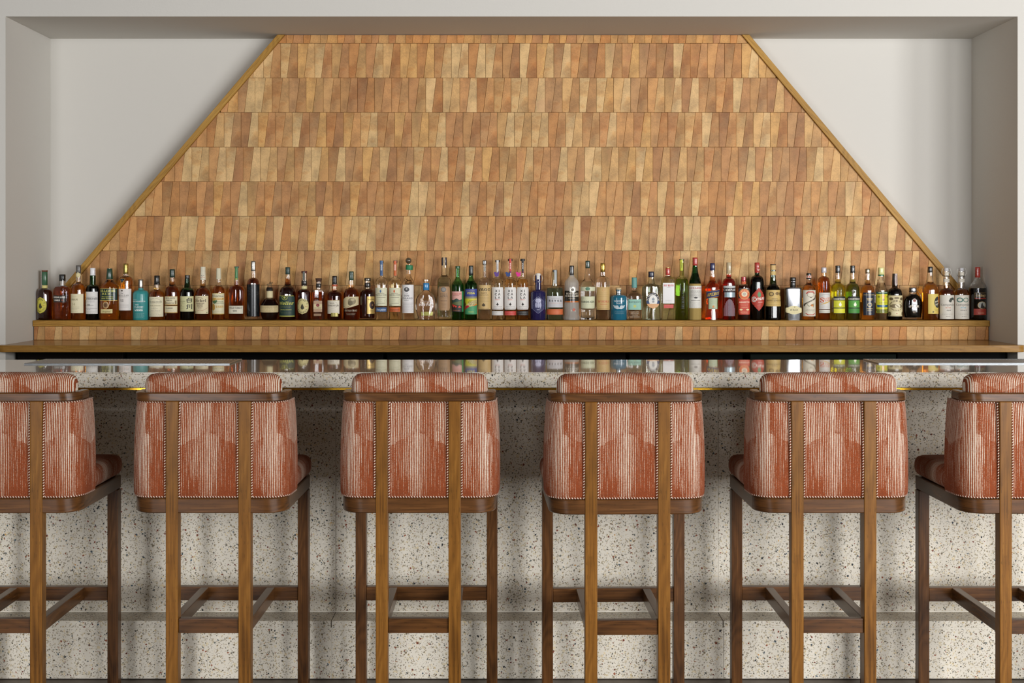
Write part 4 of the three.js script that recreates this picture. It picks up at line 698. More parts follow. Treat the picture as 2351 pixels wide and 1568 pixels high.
bottle({ x: 938, hw: 116, hs: 628, hn: 835, nr: 44, sh: 'slope', ht: 1000, liq: 'straw', lev: 825, label: 'clear tapering tequila bottle with tall white label, green ring and dark ball stopper',
  labels: [{ x0: -110, x1: 95, y0: 128, y1: 633, ops: [['bg', '#e3e1e0'], ['c', 0.46, 0.17, 0.19, 0.08, '#4a4a4c'], ['c', 0.46, 0.15, 0.07, 0.04, '#b7b5b3'], fine(0.3, 0.31, 1, '#999', 0.3, 0.65), ['t', 'DON', 0.45, 0.39, 0.08, '#6f6f73', 'b'], ['t', 'FULANO', 0.5, 0.48, 0.09, '#77777b', 'b', 0.8], ['t', 'BLANCO', 0.45, 0.565, 0.035, '#88888c', 'b'], fine(0.64, 0.94, 11, '#b3b0b0', 0.03, 0.97)] }],
  extra: (t) => { const k = mesh('ball_stopper', new THREE.SphereGeometry(56 * BU, 24, 16), plain('#5d5140', 0.2, 0.2, { clearcoat: 1 }), t); k.position.y = 1066 * BU; const r = mesh('neck_ring', capShape(-43, 43, 66, 66, 0), plain('#1f7a4e', 0.5), t); r.position.set(14 * BU, 942 * BU, 0); r.rotation.z = -0.06; } });
bottle({ x: 978.4, hw: 193, dz: 0.42, n: 2, nr: 50, hn: 530, prof: [[0, 138], [6, 150], [40, 156], [60, 156], [120, 173], [200, 188], [290, 193], [370, 186], [440, 155], [490, 108], [512, 74], [535, 52], [664, 50]], liq: 'straw', lev: 445, bands: [['neck_band', 538, 664, '#2f7fb5', 's', 57]], label: 'flat round flask of clear tequila with blue neck band and glass stopper',
  labels: [{ name: 'printed_name', x0: -150, x1: 160, y0: 170, y1: 370, ink: true, rows: 24, cols: 30, off: 5, ops: [['t', 'TEQUILA', 0.55, 0.18, 0.14, '#dccfc0', 's', 0.4], ['t', 'PARTIDA', 0.5, 0.5, 0.3, '#efe8e0', 'sb', 0.97], fine(0.85, 0.9, 1, '#cfc2b2', 0.25, 0.8)] }, { x0: -82, x1: 122, y0: 78, y1: 148, off: 4, ops: [['bg', '#d3cf74'], ['fr', '#8a8640', 0.02, 0.01], ['t', '✦', 0.48, 0.5, 0.5, '#4a6a6c'], fine(0.4, 0.42, 1, '#77743a', 0.1, 0.38), fine(0.4, 0.42, 1, '#77743a', 0.6, 0.9)] }],
  extra: (t) => mesh('glass_stopper', lathe([[664, 40], [680, 40], [682, 58], [690, 66], [726, 66], [736, 58], [738, 0.01]]), glass('#f4efe6', 0.05), t) });
bottle({ x: 1020, hw: 126, hs: 705, hn: 832, nr: 50, sh: 'slope', ht: 985, liq: 'water', lev: 805, foot: 60, cap: [978, 1123, 50, '#232c40', 's', 0], label: 'tall clear tequila bottle with brown kraft label and dark blue capped neck',
  labels: [{ x0: -102, x1: 104, y0: 173, y1: 603, shape: (v) => { const e = Math.min(v, 1 - v), h = e < 0.08 ? 0.4 + e * 1.25 : 0.5; return [0.5 - h, 0.5 + h]; }, ops: [['bg', '#a5835f'], ['c', 0.46, 0.13, 0.2, 0.1, '#6d6a66'], ['c', 0.46, 0.13, 0.13, 0.065, '#8d8a84'], ['t', 'PUEBLO', 0.47, 0.32, 0.07, '#5d4a38', 'sb'], ['t', 'AZUL', 0.5, 0.41, 0.12, '#463a30', 'sb', 0.8], fine(0.5, 0.51, 1, '#7d6248'), ['t', '100% AGAVE', 0.47, 0.6, 0.05, '#5d4a38', 'b', 0.5], fine(0.7, 0.86, 4, '#7d6248', 0.25, 0.75)] }],
  strips: [{ x0: -20, x1: 20, y0: 940, y1: 1122, r: 51, ops: [['bg', '#b39a74'], ['t', 'AZUL', 0.5, 0.4, 0.12, '#4a4038', 'b', 0.5, -Math.PI / 2]] }] });
bottle({ x: 1051, hw: 109, hs: 620, hn: 775, nr: 41, sh: 'slope', ht: 962, glass: '#78c884', liq: 'water', lev: 635, bands: [['lip', 925, 970, '#1d4a2c', 's', 44]], label: 'green mezcal bottle with pink and black landscape label',
  labels: [{ x0: -105, x1: 74, y0: 148, y1: 513, ops: [['bg', '#d8a59a'], ['t', 'DEL MAGUEY', 0.5, 0.13, 0.08, '#b04a3c', 'b', 0.9], fine(0.19, 0.2, 1, '#6b3a34'), ['p', [[0, 0.42], [0.3, 0.42], [0.55, 0.34], [0.8, 0.42], [1, 0.38], [1, 0.7], [0, 0.7]], '#2f4a40'], ['p', [[0, 0.58], [0.5, 0.52], [1, 0.44], [1, 0.7], [0, 0.66]], '#5f6a40'], ['p', [[0, 0.62], [0.4, 0.65], [1, 0.7], [1, 1], [0, 1]], '#2a2420'], ['p', [[0.05, 0.62], [0.3, 0.65], [0.6, 0.72], [0.5, 0.8], [0.4, 0.72], [0.3, 0.78], [0.2, 0.74]], '#d8402c'], ['p', [[0.65, 0.78], [0.8, 0.7], [0.95, 0.8], [0.8, 0.8]], '#d8503c'], ['t', 'Chichicapa', 0.5, 0.93, 0.06, '#b06a44', 'i']] }, { name: 'side_label', x0: 78, x1: 102, y0: 148, y1: 513, ops: [['bg', '#2f8a50']] }] });
bottle({ x: 1081.5, hw: 111, hs: 620, hn: 775, nr: 40, sh: 'slope', ht: 805, glass: '#6cba78', liq: 'water', lev: 700, cap: [798, 978, 42, '#152018', 's', 2], label: 'green mezcal bottle with blue, yellow and green painted label',
  labels: [{ x0: -108, x1: 108, y0: 103, y1: 558, ops: [['bg', '#d9cf3a'], ['r', 0, 0, 1, 0.3, '#3d4a94'], ['r', 0, 0.3, 1, 0.08, '#8c8878'], ['t', 'DEL MAGUEY', 0.45, 0.075, 0.045, '#d8b46a', 'sb', 0.7], ['t', 'VIDA', 0.5, 0.17, 0.11, '#e8dc4a', 'b', 0.9], ['p', [[0.2, 0.62], [0.5, 0.5], [1, 0.36], [1, 0.6], [0.5, 0.7]], '#d9c98a'], ['f', 0.44, 0.64, 8, '#2a2620', 0.3, 0.98], ['p', [[0, 0.6], [0.08, 0.53], [0.14, 0.6], [0.1, 0.66], [0, 0.68]], '#2a2620'], ['p', [[0.05, 0.68], [0.35, 0.64], [0.4, 0.7], [0.2, 0.78], [0.05, 0.86]], '#c8283c'], ['p', [[0.6, 0.65], [0.95, 0.58], [0.9, 0.64], [0.65, 0.68]], '#e07a2c'], ['p', [[0, 0.85], [0.4, 0.7], [1, 0.63], [1, 1], [0, 1]], '#4a9a6a'], ['t', 'Clasico', 0.5, 0.9, 0.05, '#d8d05a', 'i']] }] });
bottle({ x: 1112.4, hw: 116, hs: 655, hn: 765, nr: 36, ht: 992, liq: 'straw', lev: 690, cap: [988, 1071, 39, '#8f9092', 'm', 1], label: 'clear mezcal bottle with kraft paper label, tall black lettering and silver cap',
  labels: [{ x0: -112, x1: 112, y0: 193, y1: 628, ops: [['bg', '#c9ab72'], ['t', 'VAGO', 0.5, 0.19, 0.17, '#2b2418', 'b', 0.86], ['t', 'ELOTE', 0.46, 0.33, 0.07, '#5d4a2c', 'b', 0.5], fine(0.38, 0.42, 2, '#6b5632'), fine(0.5, 0.66, 4, '#a58a56', 0.1, 0.95), ['p', [[0.34, 0.82], [0.45, 0.74], [0.56, 0.82], [0.5, 0.88], [0.4, 0.88]], '#4a3a22'], fine(0.95, 0.96, 1, '#6b5632')] }],
  strips: [{ x0: -14, x1: 22, y0: 872, y1: 990, r: 38, ops: [['bg', '#d8d4c8'], ['t', 'VAGO', 0.5, 0.5, 0.4, '#1c1a18', 'b', 0.9, -Math.PI / 2]] }] });
for (const [x, top, liq, c1, charm, cx, label] of [[1142.3, 1060, 'straw', '#d8d6d2', '#5b3a8c', -18, 'clear mezcal bottle with notched white label and purple bird charm'], [1171.5, 1080, 'gold', '#c9423a', '#24407c', -40, 'golden mezcal bottle with notched white label, red band and blue charm'], [1200, 1080, 'honey', '#2a2a2a', '#d8268c', -78, 'amber mezcal bottle with notched white label, black band and pink charm']])
  bottle({ x, hw: 109, hs: 640, hn: 775, nr: 33, ht: top - 20, liq, lev: 735, cap: [top - 24, top + 18, 44, '#2a2826', 's', 0], label,
    labels: [{ x0: -104, x1: 104, y0: 188, y1: 588, shape: notched, ops: [['bg', '#e2dfda'], ['t', 'X I', 0.5, 0.17, 0.14, '#26211c', 'b', 0.5], ['t', 'C A', 0.5, 0.32, 0.14, '#26211c', 'b', 0.5], ['t', 'L A', 0.5, 0.47, 0.14, '#26211c', 'b', 0.5], ['t', 'MEZCAL', 0.5, 0.56, 0.045, '#c0402c', 'b'], ['p', [[0.42, 0.78], [0.5, 0.68], [0.58, 0.78], [0.5, 0.82]], '#2b2622'], fine(0.85, 0.95, 3, '#8a8680')] }, { name: 'band_label', x0: -101, x1: 101, y0: 85, y1: 163, ops: [['bg', c1], fine(0.3, 0.7, 2, c1 === '#d8d6d2' ? '#8c8a86' : '#f0ece6', 0.05, 0.95)] }],
    strips: [{ x0: -18, x1: 18, y0: 840, y1: top + 14, r: 36, r2: 45, ops: [['bg', c1], ['t', 'XICALA', 0.5, 0.5, 0.12, c1 === '#d8d6d2' ? '#9a98a4' : '#f4efe8', 'b', 0.5, -Math.PI / 2]] }],
    extra: (t) => {
      const s = new THREE.Shape(); [[-50, 40], [-60, 20], [-40, -10], [-36, -50], [10, -60], [46, -40], [50, 20], [60, 66], [30, 30], [0, 20], [-20, 44]].forEach(([a, c], i) => (i ? s.lineTo(a * BU, c * BU) : s.moveTo(a * BU, c * BU)));
      const g = new THREE.ExtrudeGeometry(s, { depth: 14 * BU, bevelEnabled: true, bevelThickness: 3 * BU, bevelSize: 3 * BU, bevelSegments: 1 });
      const k = mesh('bird_charm', g, plain(charm, 0.6), t); k.position.set(cx * BU, 825 * BU, 44 * BU); k.scale.setScalar(0.78);
      mesh('cord', new THREE.TorusGeometry(37 * BU, 2.4 * BU, 5, 20).rotateX(Math.PI / 2).translate(0, 858 * BU, 0), plain(charm, 0.8), t);
    } });
bottle({ x: 1235.2, hw: 138, hs: 470, hn: 545, nr: 54, ht: 800, body: 'opaque', glass: '#1e1c4a', rough: 0.18, bands: [['neck_rib', 672, 700, '#232152', 's', 62]], label: 'navy ceramic swing-top bottle with silver crest',
  labels: [{ name: 'crest', x0: -112, x1: 112, y0: 110, y1: 430, ink: true, ops: [['p', [[0.5, 0.02], [0.95, 0.3], [0.95, 0.7], [0.5, 0.98], [0.05, 0.7], [0.05, 0.3]], 'rgba(120,124,170,0.25)'], ['l', [[0.5, 0.03], [0.94, 0.3], [0.94, 0.7], [0.5, 0.97], [0.06, 0.7], [0.06, 0.3], [0.5, 0.03]], '#9a9cc0', 0.012], ['c', 0.5, 0.25, 0.2, 0.12, '#b3b5cf'], ['c', 0.36, 0.5, 0.08, 0.15, '#a5a7c4'], ['c', 0.64, 0.5, 0.08, 0.15, '#a5a7c4'], ['r', 0.45, 0.35, 0.1, 0.3, '#b3b5cf'], ['t', 'GIN', 0.5, 0.76, 0.08, '#c4c6da', 'b'], fine(0.52, 0.54, 1, '#8c8eb4', 0.08, 0.28), fine(0.52, 0.54, 1, '#8c8eb4', 0.72, 0.92)] }],
  extra: (t) => { mesh('stopper', lathe([[796, 0.01], [796, 48], [815, 50], [838, 42], [842, 0.01]]), enamel('#e4e1da'), t); swingTop(t, 770, 60); },
  strips: [{ name: 'paper_seal', x0: -20, x1: 20, y0: 730, y1: 838, r: 56, ops: [['bg', '#d8d5cc'], fine(0.3, 0.7, 2)] }] });
bottle({ x: 1273.7, hw: 147, dz: 0.85, hs: 550, hn: 610, nr: 48, ht: 868, glass: '#e2f2f2', liq: 'icy', lev: 570, cap: [858, 901, 47, '#8f9398', 'm', 0], label: 'pale blue vodka bottle with grey label, spaced black letters and orange band',
  labels: [{ x0: -138, x1: 142, y0: 228, y1: 433, ops: [['bg', '#c9c8ca'], ['t', 'MADE IN ICELAND', 0.5, 0.2, 0.07, '#77777c', 'b', 0.6], ['t', 'R E Y K A', 0.5, 0.43, 0.26, '#2c2d31', 'b', 0.84], ['r', 0.08, 0.62, 0.84, 0.015, '#c9805c'], fine(0.72, 0.85, 2, '#77777c', 0.1, 0.9)] }, { name: 'band_label', x0: -144, x1: 142, y0: 98, y1: 198, ops: [['bg', '#cf6a3a'], ['t', '▲   ✦', 0.45, 0.5, 0.34, '#f2e4d8'], fine(0.5, 0.52, 1, '#e8b89a', 0.05, 0.95)] }],
  strips: [{ x0: -10, x1: 32, y0: 650, y1: 895, r: 50, ops: [['bg', '#aab2b4'], fine(0.1, 0.3, 3, '#7d8588')] }] });
bottle({ x: 1312.3, hw: 142, nr: 45, hn: 788, body: 'frost', prof: [[0, 136], [6, 144], [60, 144], [78, 134], [90, 130], [290, 132], [310, 127], [660, 127], [700, 116], [745, 80], [785, 47], [800, 44], [810, 44]], cap: [793, 978, 44, '#17140f', 's', 2], liq: null, label: 'frosted vodka bottle with black label, silver disc and black cap',
  labels: [{ x0: -124, x1: 124, y0: 316, y1: 524, gloss: true, ops: [['bg', '#2a241e'], ['t', 'RUSSIAN', 0.5, 0.24, 0.2, '#e8ddc8', 'sb', 0.74], ['t', 'STANDARD', 0.5, 0.45, 0.2, '#e8ddc8', 'sb', 0.88], ['t', 'ORIGINAL', 0.5, 0.65, 0.1, '#c9b48c', 'b', 0.5], fine(0.78, 0.8, 1, '#b09c78'), ['r', 0, 0.88, 1, 0.12, '#b9682c']] }, { name: 'disc', x0: -52, x1: 76, y0: 488, y1: 600, shape: oval, foil: true, off: 2.6, ops: [['bg', '#d9d6cc'], ['o', 0.5, 0.5, 0.4, 0.4, '#8f8a80', 0.06], ['c', 0.5, 0.5, 0.2, 0.24, '#4a443c']] }, { name: 'foot_mark', x0: -30, x1: 70, y0: 135, y1: 220, ink: true, ops: [['t', 'R', 0.2, 0.6, 0.5, '#ded9cc', 'sb'], ['c', 0.62, 0.4, 0.26, 0.3, '#b4492c'], ['t', 'S', 0.86, 0.7, 0.5, '#ded9cc', 'sb']] }] });
bottle({ x: 1349, hw: 136, nr: 44, hn: 742, prof: [[0, 128], [5, 134], [40, 134], [75, 124], [170, 122], [215, 128], [425, 132], [460, 134], [515, 136], [600, 135], [640, 128], [690, 100], [720, 72], [745, 62], [800, 58], [935, 44]], liq: 'water', lev: 690, cap: [928, 1063, 44, '#1f3a30', 's', 2], label: 'waisted clear gin bottle with pale green labels and dark green cap',
  labels: [{ x0: -122, x1: 126, y0: 208, y1: 425, ops: [['bg', '#d2d4b4'], ['fr', '#8c9070', 0.03, 0.01], ['o', 0.15, 0.14, 0.08, 0.1, '#8c9070', 0.01], ['t', 'FORDS GIN', 0.47, 0.46, 0.24, '#36402f', 'b', 0.86], fine(0.68, 0.86, 3, '#8c9070')] }, { name: 'band_label', x0: -130, x1: 132, y0: 518, y1: 598, ops: [['bg', '#cfd0b2'], ['r', 0, 0, 1, 0.07, '#6f7658'], ['r', 0, 0.93, 1, 0.07, '#6f7658'], ['c', 0.47, 0.47, 0.12, 0.36, '#4f7a62'], fine(0.5, 0.52, 1, '#77805e', 0.05, 0.3), fine(0.5, 0.52, 1, '#77805e', 0.65, 0.95)] }] });
bottle({ x: 1383.8, hw: 126, hs: 668, hn: 792, nr: 47, ht: 865, liq: 'water', lev: 780, cap: [858, 1020, 44, '#c2a454', 'm', 1], label: 'clear vodka bottle with tan label, faint red lettering and gold cap',
  labels: [{ x0: -114, x1: 120, y0: 183, y1: 588, ops: [['bg', '#c8a76c'], ['fr', '#8f6f3c', 0.1, 0.008], ['o', 0.5, 0.12, 0.07, 0.05, '#c06a3c', 0.012], fine(0.25, 0.4, 3, '#a4834c'), ['t', 'WODKA', 0.5, 0.63, 0.13, '#b8553a', 'sb', 0.74], ['t', 'VODKA', 0.5, 0.75, 0.08, '#bf7a4c', 'b', 0.5], fine(0.86, 0.94, 2, '#a4834c')] }] });
bottle({ x: 1420, hw: 149, hs: 395, hn: 462, nr: 48, ht: 545, body: 'opaque', glass: '#1c6680', rough: 0.12, bands: [['collar', 463, 528, '#9ea3a6', 'm', 49], ['lip', 530, 545, '#1c4a58', 's', 55]], capName: 'cork_stopper', cap: [543, 580, 52, '#c9b48c', '', 0], label: 'short glossy teal-blue gin bottle with white winged print and wooden stopper',
  labels: [{ name: 'printed_wings', x0: -108, x1: 108, y0: 110, y1: 390, ink: true, ops: [['t', 'WHITLEY', 0.5, 0.18, 0.14, '#d5e0e4', 'sb', 0.9], ['p', [[0, 0.42], [0.2, 0.46], [0.4, 0.45], [0.5, 0.6], [0.6, 0.45], [0.8, 0.46], [1, 0.42], [0.86, 0.62], [0.65, 0.68], [0.5, 0.66], [0.35, 0.68], [0.14, 0.62]], '#b8c8ce'], ['t', 'NEILL', 0.5, 0.32, 0.1, '#d5e0e4', 'sb', 0.5], fine(0.8, 0.98, 4, '#8cb0bc', 0.08, 0.92)] }] });
bottle({ x: 1456, hw: 125, n: 4, dz: 0.8, hs: 430, hn: 545, nr: 42, sh: 'slope', ht: 590, liq: 'water', lev: 520, cap: [578, 763, 48, '#4f8a84', '', 0, 46], label: 'square clear gin bottle with aqua label and patterned teal foil neck',
  labels: [{ x0: -118, x1: 118, y0: 183, y1: 372, ops: [['bg', '#8fc0ae'], ['fr', '#5f9484', 0.05, 0.008], ['t', "HAYMAN'S", 0.5, 0.27, 0.2, '#2f4a44', 'sb', 0.84], ['t', 'LONDON', 0.5, 0.43, 0.07, '#3f6058', 'b', 0.5], ['c', 0.5, 0.65, 0.1, 0.13, '#b9c46a'], fine(0.56, 0.72, 2, '#5f9484', 0.08, 0.36), fine(0.56, 0.72, 2, '#5f9484', 0.64, 0.92), fine(0.88, 0.9, 1, '#4f8474')] }, { name: 'raised_print', x0: -100, x1: 100, y0: 40, y1: 172, ink: true, ops: [['t', 'FAMILY GIN', 0.5, 0.2, 0.18, '#d8c2a4', 'sb'], ['t', 'DISTILLERS', 0.5, 0.42, 0.18, '#d8c2a4', 'sb'], ['t', 'FOR FIVE', 0.5, 0.64, 0.18, '#d8c2a4', 'sb', 0.6], ['t', 'GENERATIONS', 0.5, 0.86, 0.18, '#d8c2a4', 'sb', 0.8]] }],
  strips: [{ name: 'foil_pattern', x0: -45, x1: 45, y0: 582, y1: 752, r: 49, r2: 47, ops: [['bg', '#4f8a84'], ['f', 0.04, 0.96, 22, '#a9cfc4', 0, 1]] }] });
bottle({ x: 1494.9, hw: 169, n: 2.6, dz: 0.6, hs: 550, hn: 650, nr: 66, nr2: 52, ht: 778, glass: '#eef6ee', liq: 'water', lev: 640, cap: [768, 870, 55, '#1c2238', 's', 1], label: 'broad clear gin bottle with round ship label and navy cap',
  labels: [{ x0: -98, x1: 142, y0: 203, y1: 500, shape: oval, ops: [['bg', '#d8a878'], ['c', 0.5, 0.5, 0.5, 0.5, '#e2c8a0'], ['c', 0.5, 0.5, 0.47, 0.47, '#24242c'], ['r', 0, 0.54, 1, 0.17, '#26406a'], ['c', 0.5, 0.5, 0.31, 0.33, '#e3e2dc'], ['r', 0, 0.7, 1, 0.3, '#d9a674'], ['a', 'PLYMOUTH GIN', 0.5, 0.52, [0.39, 0.4], -3.0, -0.14, 0.11, '#f2efe6'], ['p', [[0.4, 0.56], [0.6, 0.56], [0.56, 0.62], [0.44, 0.62]], '#55606a'], ['l', [[0.5, 0.3], [0.5, 0.56]], '#55606a', 0.02], ['p', [[0.42, 0.36], [0.58, 0.36], [0.6, 0.5], [0.4, 0.5]], '#8f98a0']] }] });
bottle({ x: 1533, hw: 121, n: 7, dz: 0.9, hs: 705, hn: 785, nr: 42, ht: 815, liq: 'water', lev: 770, cap: [808, 930, 44, '#b23a30', 's', 2], bands: [['cap_top', 928, 944, '#c9b070', 'm', 42]], label: 'square clear gin bottle with white label, red lettering and red cap',
  labels: [{ x0: -100, x1: 104, y0: 298, y1: 668, ops: [['bg', '#e6e5e4'], ['t', 'BEEFEATER', 0.5, 0.13, 0.12, '#b5333a', 'b', 0.86], ['t', 'LONDON', 0.5, 0.215, 0.03, '#555', 'b'], fine(0.84, 0.92, 2, '#888')] }, { name: 'band_label', x0: -82, x1: 88, y0: 213, y1: 280, ops: [['bg', '#c9504a'], fine(0.3, 0.7, 2, '#e8b0a8', 0.1, 0.9)] }] });
bottle({ x: 1565, hw: 115, hs: 620, hn: 800, nr: 42, ht: 1078, glass: '#e2efb8', liq: 'herb', lev: 735, cap: [1070, 1092, 44, '#2a3020', 's', 0], label: 'tall yellow-green bottle with black letters running up its front',
  labels: [{ name: 'vertical_print', x0: -34, x1: 40, y0: 130, y1: 640, ink: true, ops: [['t', 'HERBICON', 0.5, 0.5, 0.13, '#1c2418', 'sb', 0.96, -Math.PI / 2]] }],
  strips: [{ x0: -30, x1: 14, y0: 885, y1: 1084, r: 44, r2: 45, ops: [['bg', '#c2cc3c'], ['t', 'HERBICON', 0.5, 0.5, 0.1, '#5d6a20', 'b', 0.8, -Math.PI / 2]] }] });
bottle({ x: 1595.4, hw: 110, nr: 45, hn: 970, prof: [[0, 106], [6, 110], [640, 110], [665, 106], [720, 98], [790, 74], [870, 56], [960, 46], [985, 45]], glass: '#2c7a40', liq: 'water', lev: 840, cap: [980, 1121, 47, '#a8302a', 's', 2], bands: [], label: 'straw-wrapped green liqueur bottle with red cap and white label',
  extra: (t) => { const rows = [[1, 0.01], [1, 106]]; for (let i = 0; i <= 40; i++) rows.push([6 + i * 16, 112 + (i % 2 ? 1.6 : 0)]); rows.push([652, 108], [652, 100]); mesh('straw_sleeve', lathe(rows, 28), plain('#a58c4e', 0.8), t); },
  labels: [{ x0: -108, x1: 108, y0: 213, y1: 613, off: 4.5, ops: [['bg', '#dedcd4'], ['t', 'LUXARDO', 0.5, 0.1, 0.1, '#a8303a', 'sb', 0.84], ['f', 0.2, 0.32, 5, '#6f6c66', 0.08, 0.92], ['f', 0.36, 0.5, 5, '#6f6c66', 0.08, 0.92], ['c', 0.5, 0.53, 0.1, 0.04, '#4a4642'], ['t', 'MARASCHINO', 0.5, 0.66, 0.05, '#3a3632', 'b', 0.8], fine(0.73, 0.96, 5, '#9a968e')] }] });
bottle({ x: 1635.3, hw: 131, nr: 49, hn: 705, prof: [[0, 124], [5, 131], [60, 130], [180, 112], [300, 108], [420, 114], [520, 128], [580, 130], [620, 122], [670, 84], [705, 58], [780, 54], [895, 47]], liq: 'orange', lev: 783, cap: [886, 1020, 47, '#1f2350', 's', 1], label: 'bright orange-red aperitif bottle with tilted navy label and navy cap',
  labels: [{ x0: -112, x1: 112, y0: 405, y1: 528, tilt: 46, ops: [['bg', '#c9a25a'], ['r', 0.01, 0.05, 0.98, 0.9, '#222c62'], ['t', 'APEROL', 0.5, 0.52, 0.62, '#e8c53c', 'i', 0.9]] }, { name: 'lower_label', x0: -78, x1: 78, y0: 198, y1: 398, shape: upTrap(1.0), ops: [['bg', '#b7c2a4'], ['r', 0, 0, 0.07, 1, '#4f8a5a'], ['r', 0.93, 0, 0.07, 1, '#4f8a5a'], fine(0.2, 0.5, 4, '#77866c', 0.25, 0.75), ['c', 0.5, 0.78, 0.1, 0.1, '#d88a4a'], ['t', 'APERITIVO', 0.5, 0.93, 0.08, '#3a4436', 'b', 0.7]] }] });
bottle({ x: 1673, hw: 115, hs: 630, hn: 762, nr: 50, ht: 832, liq: 'red', lev: 815, cap: [823, 1035, 45, '#b7a684', 's', 1], label: 'deep red bitter bottle with silver and black label and beige capsule',
  labels: [{ x0: -104, x1: 110, y0: 500, y1: 612, ops: [['bg', '#c4c8c8'], ['r', 0, 0.3, 1, 0.7, '#2c2428'], ['t', 'CAMPARI', 0.5, 0.64, 0.52, '#eceae4', 'sb', 0.97]] }, { name: 'silver_label', x0: -90, x1: 104, y0: 408, y1: 498, foil: true, ops: [['bg', '#9fb4bc'], fine(0.4, 0.6, 2, '#6f848c')] }, { name: 'white_ribs', x0: -100, x1: 98, y0: 72, y1: 392, ink: true, ops: [...Array.from({ length: 13 }, (_, i) => ['r', 0.02 + i * 0.076, 0.05 + 0.5 * Math.abs(i - 6) / 6 * (Math.abs(i - 6) / 6), 0.03, 0.95 - 0.5 * (Math.abs(i - 6) / 6) ** 2, 'rgba(214,188,200,0.8)'])] }] });
bottle({ x: 1706.8, hw: 107, n: 4, dz: 0.8, hs: 560, hn: 645, nr: 45, ht: 700, liq: 'dark', lev: 620, bands: [['neck_label', 645, 693, '#c9603a', '', 47]], cap: [693, 776, 45, '#a82a30', 's', 2], label: 'short amaretto bottle with orange-red label, round crest and red cap',
  labels: [{ x0: -103, x1: 103, y0: 98, y1: 568, shape: (v) => { const h = v < 0.05 ? 0.42 : 0.5; return [0.5 - h, 0.5 + h]; }, ops: [['bg', '#3a2c2c'], ['r', 0, 0.38, 1, 0.62, '#bf3f26'], ['c', 0.5, 0.22, 0.42, 0.2, '#d8a45c'], ['c', 0.5, 0.22, 0.38, 0.18, '#d2602c'], ['c', 0.5, 0.22, 0.22, 0.1, '#e4d3b0'], ['c', 0.5, 0.22, 0.13, 0.06, '#b7aFa0'], ['a', 'LUXARDO', 0.5, 0.22, [0.3, 0.14], -2.7, -0.44, 0.05, '#f0e0b8'], ['t', 'AMARETTO', 0.5, 0.53, 0.075, '#f2e6cc', 'b', 0.84], fine(0.6, 0.64, 2, '#e0a080'), ['t', '( LIQUEUR )', 0.5, 0.72, 0.05, '#ecd0a0', 's', 0.6], ['c', 0.25, 0.81, 0.12, 0.035, '#e4d09c'], ['c', 0.75, 0.81, 0.12, 0.035, '#e4d09c'], fine(0.87, 0.95, 3, '#e8b48c')] }] });
bottle({ x: 1737.6, hw: 126, hs: 655, hn: 812, nr: 42, ht: 855, glass: '#2f5a3a', liq: 'black', lev: 790, cap: [848, 1031, 45, '#a83228', 's', 1], label: 'near-black bitter bottle with red diamond label and red capsule',
  labels: [{ x0: -112, x1: 120, y0: 163, y1: 580, shape: diamond, ops: [['bg', '#b03a2a'], ['p', [[0.4, 0.3], [0.5, 0.16], [0.62, 0.24], [0.64, 0.36], [0.5, 0.42]], '#4f8a5c'], ['c', 0.2, 0.5, 0.16, 0.12, '#c9c4ba'], ['c', 0.22, 0.5, 0.1, 0.08, '#b03a2a'], ['t', 'CYNAR', 0.56, 0.48, 0.16, '#ece6dc', 'b', 0.86, -0.12], ['t', 'AMARO', 0.6, 0.62, 0.05, '#ecd0c4', 'b'], fine(0.7, 0.76, 2, '#d89080', 0.4, 0.7)] }],
  strips: [{ name: 'neck_print', x0: -8, x1: 42, y0: 865, y1: 945, r: 46, ops: [['bg', '#a83228'], ['t', 'Cyn', 0.5, 0.5, 0.5, '#efe4da', 'b']] }] });
bottle({ x: 1774.4, hw: 139, nr: 50, hn: 660, glass: '#3a5a30', liq: 'black', lev: 640, prof: [[0, 132], [6, 139], [190, 139], [240, 137], [540, 124], [575, 116], [615, 88], [640, 64], [680, 58], [780, 50], [915, 48]], bands: [['neck_label', 808, 876, '#cdb272', '', 52]], cap: [902, 1000, 51, '#cfae74', '', 1], label: 'black amaro bottle with flared tan label and tan banded neck',
  labels: [{ x0: -132, x1: 132, y0: 246, y1: 540, ops: [['bg', '#c9ab66'], ['c', 0.36, 0.25, 0.12, 0.13, '#6b5632'], ['c', 0.36, 0.25, 0.07, 0.08, '#b59a60'], ['c', 0.64, 0.22, 0.1, 0.1, '#7c6238'], ['c', 0.84, 0.25, 0.08, 0.13, '#5b4a2c'], ['t', 'Amaro', 0.5, 0.53, 0.08, '#5d4626', 'i'], ['t', 'MONTENEGRO', 0.52, 0.64, 0.14, '#3f3018', 'sb', 0.8], fine(0.76, 0.88, 2, '#8c7444')] }],
  extra: (t) => mesh('cap_rim', capShape(982, 1002, 52, 50, 0), plain('#241f1a', 0.5), t) });
